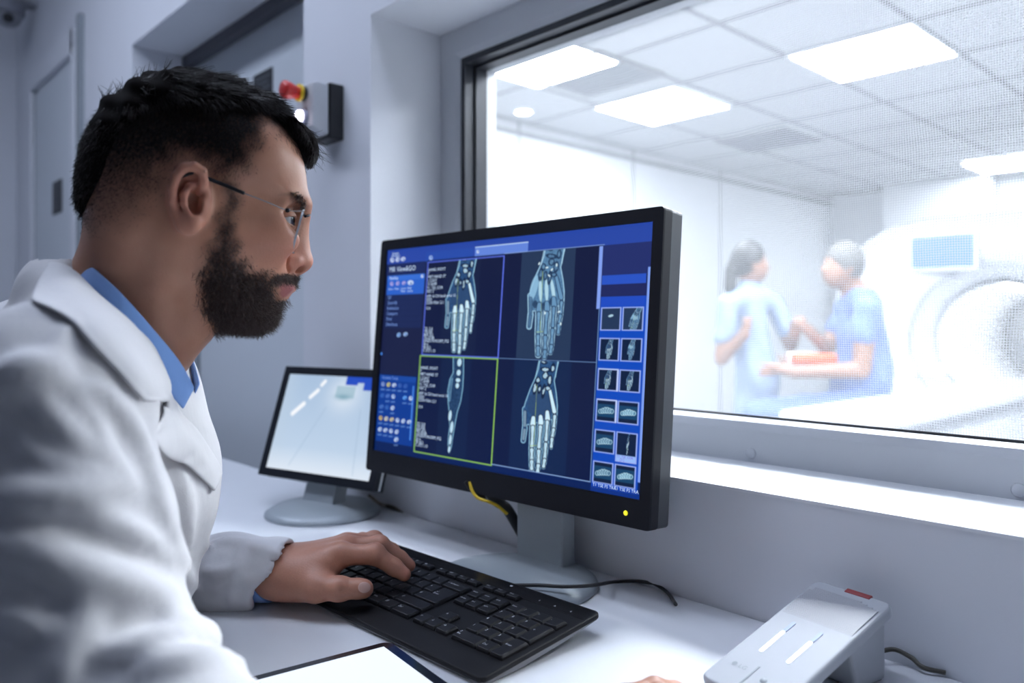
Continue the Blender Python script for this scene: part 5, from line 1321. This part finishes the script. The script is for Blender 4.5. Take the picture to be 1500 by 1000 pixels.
def coat_base(p):
    D = ellip(p, cp(118, 705, .795), (.124, .185, .165), BR)
    D = smin(D, ellip(p, cp(70, 930, .78), (.105, .20, .15), BR), .07)
    D = smin(D, ellip(p, cp(48, 645, .80), (.120, .120, .16), BR), .08)                        # upper back
    D = smin(D, chain(p, [SHR+np.array([.0, .004, .03]), cp(112, 552, .72), cp(140, 545, .80), cp(156, 575, .88), SHL], [.060, .062, .058, .050, .054]), .06)   # shoulder girdle
    D = smin(D, ellip(p, cp(244, 714, .80), (.046, .054, .075), BR), .035)                      # coat front swelling over the chest
    # coat collar roll round the neck
    D = smin(D, chain(p, [hpl(92, 425, 0), hpl(100, 432, .050), hpl(138, 474, .078), hpl(185, 524, .080), hpl(222, 565, .062)], [.027, .021, .019, .018, .014]), .028)
    D = smin(D, chain(p, [hpl(92, 425, 0), hpl(100, 432, -.050), hpl(138, 474, -.078), hpl(185, 524, -.080), hpl(222, 565, -.062)], [.027, .021, .019, .018, .014]), .028)
    return D
NECKCUT = [hpl(250, 420, 0), hpl(190, 470, 0), hpl(215, 560, 0)]
def sleeve_r(p):
    D = chain(p, [SHR, cp(84, 790, .546), ELR], [.061, .064, .068], .05)
    D = smin(D, chain(p, [ELR, cp(268, 1115, .47), cp(430, 1215, .45), cp(600, 1190, .47), WRR], [.064, .052, .045, .042, .040], .02), .05)
    return D
def sleeve_l(p):
    D = chain(p, [SHL, cp(150, 720, 1.02), ELL], [.060, .060, .056], .03)
    a = cp(250, 858, .965)
    D = smin(D, chain(p, [ELL, a, cp(340, 842, .94), WLL], [.054, .047, .0435, .0420], .03), .03)
    return D
def sleeves_torso(p):
    return smin(smin(coat_base(p), sleeve_r(p), .030), sleeve_l(p), .02).astype(f32)
FOLDS = [  # px polylines on the cloth, ridge radius, height
 ([(0, 714), (34, 725), (85, 728), (136, 723), (180, 716)], .015), ([(112, 720), (117, 742), (146, 762), (190, 779), (221, 796), (246, 818)], .0095),
 ([(0, 799), (51, 806), (102, 830), (153, 850), (204, 861), (245, 871)], .018), ([(104, 830), (119, 871), (119, 915), (99, 966), (92, 1000)], .011),
 ([(246, 872), (250, 905), (272, 925)], .008), ([(153, 958), (221, 950), (285, 935), (312, 940)], .015), ([(204, 988), (238, 976), (306, 966), (352, 966)], .012),
 ([(54, 566), (63, 594), (92, 627), (125, 660), (165, 692)], .013), ([(96, 558), (109, 581), (139, 621), (158, 667), (185, 702)], .0085), ([(125, 568), (158, 584), (198, 634), (222, 690)], .0085),
 ([(106, 474), (86, 499), (79, 535), (86, 561)], .0042), ([(20, 640), (60, 668), (110, 690), (170, 712)], .008), ([(0, 556), (40, 548), (84, 546)], .017), ([(0, 900), (40, 905), (90, 930)], .010),
 ([(226, 705), (240, 760), (262, 820), (285, 862)], .0075), ([(262, 690), (272, 740), (280, 800)], .0045)]
LF = [([(300, 800), (330, 790), (372, 800), (408, 812)], .0055), ([(300, 835), (318, 838), (345, 833)], .0045), ([(316, 868), (338, 858), (372, 848)], .0045), ([(355, 808), (347, 835), (339, 868), (336, 888)], .0022)]
fold_pts = []
for pl_, r in FOLDS+LF:
    s = spline([(*q, 0) for q in pl_], 4); px = [q[0] for q in s]; py = [q[1] for q in s]
    S_ = march(sleeves_torso, px, py); g = grad(sleeves_torso, S_); n = len(S_)
    tap = np.sin(np.linspace(.18, PI-.18, n))**.6
    fold_pts.append((S_ - g*(r*.10), r*.95*tap+.0008))
def coat_fn(p):
    D = sleeves_torso(p)
    for pts, rs in fold_pts:
        lo, hi = pts.min(0)-.06, pts.max(0)+.06; nr = ((p > lo) & (p < hi)).all(1)
        if nr.any(): D = D.copy(); D[nr] = smin(D[nr], chain(p[nr], pts, rs), .010)
    # soft random drape
    D = D + .0016*np.sin(p[:, 0]*38+p[:, 1]*22+2*np.sin(p[:, 2]*30)) + .0008*np.sin(p[:, 1]*61-p[:, 0]*47+p[:, 2]*35)
    # open neck, cuff openings
    D = smax(D, -chain(p, [q.astype(f32) for q in NECKCUT[:2]], [.064, .064]), .008)
    for w_, e_, r in ((WLL, cp(340, 842, .94), .0340), (WRR, cp(600, 1190, .47), .036)):
        ax = (w_-e_)/np.linalg.norm(w_-e_); cutn = np.array([.84, -.54, 0]) if w_ is WLL else ax; h = (p-(cp(391, 850, .925) if w_ is WLL else w_).astype(f32)) @ cutn.astype(f32)
        D = smax(D, np.where(np.linalg.norm(p-w_.astype(f32), axis=1) < .12, h-.002+.004*np.sin(p[:, 1]*120), -1), .003)
        D = smax(D, -capsule(p, w_-ax*.045, w_+ax*.05, r), .003)
    return D.astype(f32)
V, Q = nets(coat_fn, (-.80, -.50, .38), (.06, .06, 1.12), .0044, slack=1.7)
keep = V[:, 1] > -.49
coat = mesh_from('lab_coat', V, Q, M_coat, man)
# ---- sheets of cloth laid on the coat
def sheet(name, rows, lift, thick, mt, parent, n=10, surf=None, post=None, nu=28):
    """rows: px polylines (same sense) from one edge to the other, laid on the coat surface and lifted by lift(v)"""
    R = [spline([(*q, 0) for q in r], 12) for r in rows]
    def res(pl): 
        d = [0]
        for i in range(1, len(pl)): d.append(d[-1]+(pl[i]-pl[i-1]).length)
        d = np.array(d)/d[-1]; t = np.linspace(0, 1, nu); return np.stack([np.interp(t, d, [q[k] for q in pl]) for k in (0, 1)], 1)
    R = np.array([res(r) for r in R]); m_ = len(rows); vv = np.linspace(0, m_-1, n); i0 = np.minimum(vv.astype(int), m_-2); fr = (vv-i0)[:, None, None]
    G = R[i0]*(1-fr)+R[i0+1]*fr
    S_ = march(surf or coat_fn, G[..., 0].ravel(), G[..., 1].ravel()).reshape(n, nu, 3)
    # even out depth so the cloth hangs smoothly
    for _ in range(14):
        Z = S_[..., 2]; Zs = Z.copy(); Zs[1:-1] = (Z[:-2]+Z[2:]+2*Z[1:-1])/4; Zs[:, 1:-1] = (Zs[:, :-2]+Zs[:, 2:]+2*Zs[:, 1:-1])/4; Zs = np.minimum(Zs, Z+.002)
        S_ = S_*(Zs/Z)[..., None]
    lf = np.array([[lift(a, b) for b in np.linspace(0, 1, nu)] for a in np.linspace(0, 1, n)])
    d = S_/np.linalg.norm(S_, axis=-1, keepdims=True); S_ = S_-d*lf[..., None]
    if post is not None: S_ = post(S_)
    V = S_.reshape(-1, 3); i = (np.arange(n-1)[:, None]*nu+np.arange(nu-1)[None]).ravel(); Q = np.stack([i, i+1, i+nu+1, i+nu], 1)
    o = mesh_from(name, V, Q, mt, parent); so = o.modifiers.new('s', 'SOLIDIFY'); so.thickness = thick; so.offset = -1
    sb = o.modifiers.new('sub', 'SUBSURF'); sb.levels = 1; sb.render_levels = 1
    return o
COL_UP = [(73, 386), (90, 388), (109, 399), (142, 433), (185, 469), (214, 502), (234, 535), (247, 563), (244, 589)]
COL_MD = [(58, 412), (80, 421), (103, 433), (132, 459), (167, 499), (197, 533), (219, 561), (232, 580), (240, 589)]
COL_LO = [(43, 443), (76, 457), (106, 476), (125, 499), (165, 541), (190, 569), (200, 580), (206, 588), (225, 590)]
sheet('coat_collar', [COL_UP, COL_MD, COL_LO], lambda v, u: .006+.007*math.sin(PI*min(1, v*1.1))*(.5+.5*u)+.002*math.sin(u*17), .0035, M_coat, coat)
LP_IN = [(244, 566), (254, 590), (266, 609), (284, 627), (303, 655), (318, 680), (323, 694)]
LP_MD = [(242, 592), (250, 612), (262, 632), (280, 652), (297, 674), (310, 694), (318, 708)]
LP_OUT = [(240, 598), (232, 618), (222, 640), (240, 668), (270, 681), (296, 704), (312, 720)]
sheet('lapel', [LP_IN, LP_MD, LP_OUT], lambda v, u: .005+.004*math.sin(PI*v)+.0012*math.sin(u*40)*v, .003, M_coat, coat)
# ---- shirt collar: a standing band folded over, near and far halves
def collar_half(s):
    top = [(hpl(124, 382, 0), 0), (hpl(140, 394, .052), 1), (hpl(180, 431, .074), 1), (hpl(226, 483, .074), 1), (hpl(262, 527, .055), 1), (hpl(285, 568, .026), 1)]
    bot = [(hpl(104, 410, 0), 0), (hpl(118, 428, .060), 1), (hpl(158, 470, .082), 1), (hpl(202, 522, .083), 1), (hpl(240, 566, .066), 1), (hpl(268, 600, .036), 1)]
    def mir(q):
        l = (q-HC0) @ LT; return q - LT*(2*l) if s < 0 else q
    T_ = spline([Vector(mir(q)) for q, _ in top], 6); B_ = spline([Vector(mir(q)) for q, _ in bot], 6)
    n = 7; V = []
    for k in range(n):
        t = k/(n-1)
        for a, b in zip(T_, B_):
            q = np.array(a)*(1-t)+np.array(b)*t; l = (q-HC0) @ LT
            q = q + LT*math.copysign(.004*math.sin(PI*t), s if abs(l) > .01 else 0 or s)*min(1, abs(l)/.03) + UPV*.0
            V.append(q)
    nu = len(T_); i = (np.arange(n-1)[:, None]*nu+np.arange(nu-1)[None]).ravel(); Q = np.stack([i, i+1, i+nu+1, i+nu], 1)
    if s < 0: Q = Q[:, ::-1]
    return np.array(V), Q
V, Q = joinVQ([collar_half(1), collar_half(-1)])
sh = mesh_from('shirt_collar', V, Q, [M_shirt], man); so = sh.modifiers.new('s', 'SOLIDIFY'); so.thickness = .0028; so.offset = 0
sb = sh.modifiers.new('sub', 'SUBSURF'); sb.levels = 1; sb.render_levels = 1
# shirt front seen in the coat opening
def front_fn(p):
    return chain(p, [hpl(185, 520, 0), hpl(212, 575, .0), hpl(195, 620, 0)], [.058, .036, .036]).astype(f32)
V, Q = nets(front_fn, (-.52, -.22, .66), (-.22, .04, .96), .005); mesh_from('shirt', V, Q, M_shirt, man)
# shirt cuff at the left wrist
def cuffs(p):
    D = None
    for w_, e_ in ((WLL, cp(340, 842, .94)), (WRR, cp(600, 1190, .47))):
        ax = (w_-e_)/np.linalg.norm(w_-e_); d = smax(capsule(p, w_-ax*.05, w_+ax*.03, .0322), (p-(cp(383, 852, .925) if w_ is WLL else w_+ax*.010).astype(f32)) @ (np.array([.83, .55, 0]) if w_ is WLL else ax).astype(f32), .002)
        d = smax(d, -capsule(p, w_-ax*.03, w_+ax*.04, .0276), .001); D = d if D is None else np.minimum(D, d)
    return D.astype(f32)
V, Q = nets(cuffs, cp(402, 842, .925)-.07, cp(402, 842, .925)+.07, .0015); mesh_from('shirt_cuff', V, Q, M_shirt, man)
# ================================================================ two people in the examination room
def pz(px, py, z): return cp(px, py, z)
def simple_mat(n, c, r=.8): return mat(n, c, r, noise=.05, scale=20)
M_sk2 = simple_mat('skin far', (.22, .11, .072), .5); M_hr2 = simple_mat('dark brown hair far', (.004, .003, .0035), .6); M_gr2 = simple_mat('grey hair far', (.075, .072, .07), .7)
M_scr = simple_mat('pale blue tunic', (.17, .23, .34)); M_scr2 = simple_mat('blue patient tunic', (.08, .13, .30)); M_or = simple_mat('orange foam', (.50, .075, .012))
# --- the standing woman
ZW = 4.45; k = ZW/F
wroot = empty('person', tuple(cw(np.array([(1105-PX0)*k, -CAMH, ZW]))), 'woman in a pale blue tunic with a dark ponytail standing in the exam room', 'person')
def R2(p, c): return p-np.asarray(c, f32)
WH = pz(1101, 386, ZW)
def w_body(p):
    D = ellip(p, WH, (.078, .112, .090)); D = smin(D, ellip(p, WH+np.array([.030, -.045, -.01]), (.052, .060, .055)), .03)
    D = smin(D, ellip(p, WH+np.array([.088, -.022, -.012]), (.014, .018, .012)), .012)              # nose
    D = smin(D, ellip(p, WH+np.array([-.012, -.010, -.088]), (.018, .028, .010)), .008)              # ear
    D = smin(D, chain(p, [WH+np.array([-.02, -.07, .01]), pz(1098, 440, ZW)], [.045, .052]), .03)
    D = smin(D, chain(p, [pz(1098, 450, ZW), pz(1108, 560, ZW), pz(1110, 640, ZW)], [.085, .10, .12], .05), .06)
    # right arm bent up, left arm stretched to the man
    D = smin(D, chain(p, [pz(1068, 450, ZW-.06), pz(1057, 525, ZW-.08), pz(1090, 490, ZW-.20)], [.05, .040, .028]), .02)
    h = chain(p, [pz(1090, 490, ZW-.20), pz(1095, 472, ZW-.22)], [.026, .020])
    for q in range(4): h = np.minimum(h, chain(p, [pz(1091+q*2, 476, ZW-.22), pz(1090+q*4, 466-q, ZW-.23)], [.010, .008]))
    h = np.minimum(h, chain(p, [pz(1090, 486, ZW-.21), pz(1101, 478, ZW-.23)], [.011, .009])); D = smin(D, h, .015)
    D = smin(D, chain(p, [pz(1136, 448, ZW+.03), pz(1158, 505, ZW), pz(1165, 486, ZW-.12)], [.05, .040, .030]), .02)
    h = chain(p, [pz(1163, 488, ZW-.12), pz(1168, 476, ZW-.14)], [.028, .024])
    for q in range(4): h = np.minimum(h, chain(p, [pz(1164+q*3, 474+q, ZW-.14), pz(1168+q*4, 466+q*3, ZW-.15)], [.010, .008]))
    D = smin(D, np.minimum(h, chain(p, [pz(1160, 482, ZW-.13), pz(1158, 472, ZW-.15)], [.011, .009])), .015)
    D = smin(D, chain(p, [pz(1100, 650, ZW), pz(1098, 750, ZW)], [.10, .06]), .03)
    return D.astype(f32)
V, Q = nets(w_body, pz(1040, 760, ZW)-.25, pz(1185, 330, ZW)+.30, .012); mesh_from('body', V, Q, M_sk2, wroot)
def w_hair(p):
    D = ellip(p, WH+np.array([-.018, .022, .0]), (.092, .112, .100)); D = smax(D, -ellip(p, WH+np.array([.085, -.055, -.01]), (.085, .095, .115)), .02)
    D = smin(D, chain(p, [WH+np.array([-.075, .03, 0]), WH+np.array([-.118, -.04, -.01]), WH+np.array([-.128, -.13, -.02]), WH+np.array([-.135, -.20, -.02])], [.040, .036, .032, .012]), .03)
    return D.astype(f32)
V, Q = nets(w_hair, WH-.32, WH+.22, .009); mesh_from('hair', V, Q, M_hr2, wroot)
def w_top(p):
    D = chain(p, [pz(1098, 447, ZW), pz(1108, 555, ZW), pz(1112, 660, ZW)], [.090, .112, .150], .05)
    D = smin(D, chain(p, [pz(1070, 443, ZW-.05), pz(1100, 432, ZW), pz(1132, 443, ZW+.03)], [.058, .062, .058]), .05)
    D = smin(D, chain(p, [pz(1068, 447, ZW-.06), pz(1060, 492, ZW-.08)], [.058, .058]), .02); D = smin(D, chain(p, [pz(1136, 447, ZW+.03), pz(1152, 484, ZW+.01)], [.058, .056]), .02)
    D = smin(D, chain(p, [WH+np.array([-.012, -.115, 0]), pz(1098, 440, ZW)], [.056, .07]), .02)
    D = D+.006*np.sin(p[:, 0]*40+p[:, 1]*18); return D.astype(f32)
V, Q = nets(w_top, pz(1040, 760, ZW)-.25, pz(1185, 400, ZW)+.30, .012); mesh_from('tunic', V, Q, M_scr, wroot)
def w_leg(p): return chain(p, [pz(1112, 650, ZW), np.array([(1108-PX0)*k, -.80, ZW]), np.array([(1106-PX0)*k, -1.02, ZW])], [.13, .085, .05]).astype(f32)
V, Q = nets(w_leg, np.array([(1110-PX0)*k-.3, -1.07, ZW-.3]), np.array([(1110-PX0)*k+.3, -.45, ZW+.3]), .014); mesh_from('trousers', V, Q, M_scr, wroot)
# --- the seated man
ZM = 4.25; k = ZM/F
mroot = empty('person', tuple(cw(np.array([(1255-PX0)*k, -CAMH, ZM]))), 'grey-haired man in a blue short-sleeved tunic seated on the scanner table', 'person')
MH = pz(1233, 390, ZM)
def m_body(p):
    D = ellip(p, MH, (.092, .115, .085)); D = smin(D, ellip(p, MH+np.array([-.045, -.050, -.01]), (.058, .062, .058)), .03)
    D = smin(D, ellip(p, MH+np.array([-.103, -.018, -.01]), (.018, .020, .014)), .012); D = smin(D, ellip(p, MH+np.array([.012, -.015, -.085]), (.018, .030, .010)), .008)
    D = smin(D, chain(p, [MH+np.array([.03, -.06, .01]), pz(1257, 435, ZM)], [.056, .066]), .03)
    D = smin(D, chain(p, [pz(1262, 450, ZM), pz(1262, 560, ZM), pz(1252, 610, ZM)], [.10, .12, .13], .05), .06)
    D = smin(D, chain(p, [pz(1270, 455, ZM-.17), pz(1262, 542, ZM-.19), pz(1165, 545, ZM-.16)], [.060, .046, .032]), .02)
    h = chain(p, [pz(1165, 545, ZM-.16), pz(1140, 540, ZM-.14)], [.030, .030])
    for q in range(4): h = np.minimum(h, chain(p, [pz(1138, 533+q*4.5, ZM-.14+.01*q), pz(1126-q*2, 534+q*5, ZM-.15), pz(1113, 533+q*6, ZM-.15)], [.0115, .010, .008]))
    h = np.minimum(h, chain(p, [pz(1150, 532, ZM-.15), pz(1139, 521, ZM-.15)], [.012, .009])); D = smin(D, h, .015)
    D = smin(D, chain(p, [pz(1238, 455, ZM+.14), pz(1212, 510, ZM+.10), pz(1184, 484, ZM+.02)], [.056, .042, .030]), .02)
    h = chain(p, [pz(1184, 484, ZM+.02), pz(1172, 474, ZM)], [.028, .026])
    for q in range(4): h = np.minimum(h, chain(p, [pz(1171+q*3, 470, ZM), pz(1160+q*4, 468-q*2, ZM)], [.0105, .008]))
    D = smin(D, np.minimum(h, chain(p, [pz(1178, 474, ZM), pz(1176, 464, ZM-.01)], [.011, .009])), .015)
    return D.astype(f32)
V, Q = nets(m_body, pz(1100, 640, ZM)-np.array([.1, .1, .45]), pz(1320, 340, ZM)+np.array([.15, .1, .40]), .012); mesh_from('body', V, Q, M_sk2, mroot)
def m_hair(p):
    D = ellip(p, MH+np.array([.018, .022, .0]), (.104, .118, .098)); D = smax(D, -ellip(p, MH+np.array([-.105, -.075, -.01]), (.085, .105, .13)), .02); return D.astype(f32)
V, Q = nets(m_hair, MH-.2, MH+.2, .009); mesh_from('hair', V, Q, M_gr2, mroot)
def m_top(p):
    D = chain(p, [pz(1262, 455, ZM), pz(1264, 550, ZM), pz(1252, 600, ZM)], [.112, .145, .160], .05)
    D = smin(D, chain(p, [pz(1270, 452, ZM-.15), pz(1258, 436, ZM), pz(1240, 452, ZM+.13)], [.068, .078, .066]), .05)
    D = smin(D, chain(p, [pz(1270, 455, ZM-.17), pz(1266, 490, ZM-.18)], [.068, .066]), .02); D = smin(D, chain(p, [pz(1238, 455, ZM+.14), pz(1226, 482, ZM+.12)], [.062, .058]), .02)
    return (D+.006*np.sin(p[:, 0]*35+p[:, 1]*22)).astype(f32)
V, Q = nets(m_top, pz(1150, 660, ZM)-np.array([.1, .1, .45]), pz(1320, 380, ZM)+np.array([.15, .1, .40]), .012); mesh_from('tunic', V, Q, M_scr2, mroot)
def m_leg(p):
    D = None
    for dz in (-.12, .10):
        c = chain(p, [pz(1250, 600, ZM+dz), pz(1110, 606, ZM+dz+.05), pz(1092, 720, ZM+dz+.05), pz(1092, 745, ZM+dz+.05)], [.105, .078, .055, .05]); D = c if D is None else np.minimum(D, c)
    return (D+.004*np.sin(p[:, 0]*40)).astype(f32)
V, Q = nets(m_leg, pz(1060, 770, ZM)-np.array([.1, .05, .35]), pz(1320, 560, ZM)+np.array([.15, .1, .40]), .013); mesh_from('trousers', V, Q, M_scr2, mroot)
# orange support pad on the table between them
pc = pz(1188, 525, ZM-.02)
pw = Vector(cw(pc)); pe = empty('orange_pad', pw-Vector((0, 0, .05)), 'orange foam pad between the standing woman and the seated man', 'pad')
m = MB(); m.box((-.115, -.09, -.030), (.115, .09, .030), .02, 3, M=Matrix.Translation(pw) @ Matrix.Rotation(.8, 4, 'Z'), smooth=True); m.build('foam', M_or, pe)
m = MB(); m.box((-.125, -.02, -.034), (.02, .02, .034), .006, 2, M=Matrix.Translation(pw) @ Matrix.Rotation(.8, 4, 'Z')); m.build('strap', simple_mat('pale strap', (.7, .6, .55)), pe)
# ================================================================ unseen control room lamps, added to light desk, man and left wall
for x, y, d, s in ((-.90, .45, .30, 14), (-2.2, -.28, .30, 26)): panel(x, y, ZC, 1.2, d, s, (.71, .80, 1.0), label='unseen ceiling light added to brighten the control room', group='added control room ceiling lights')
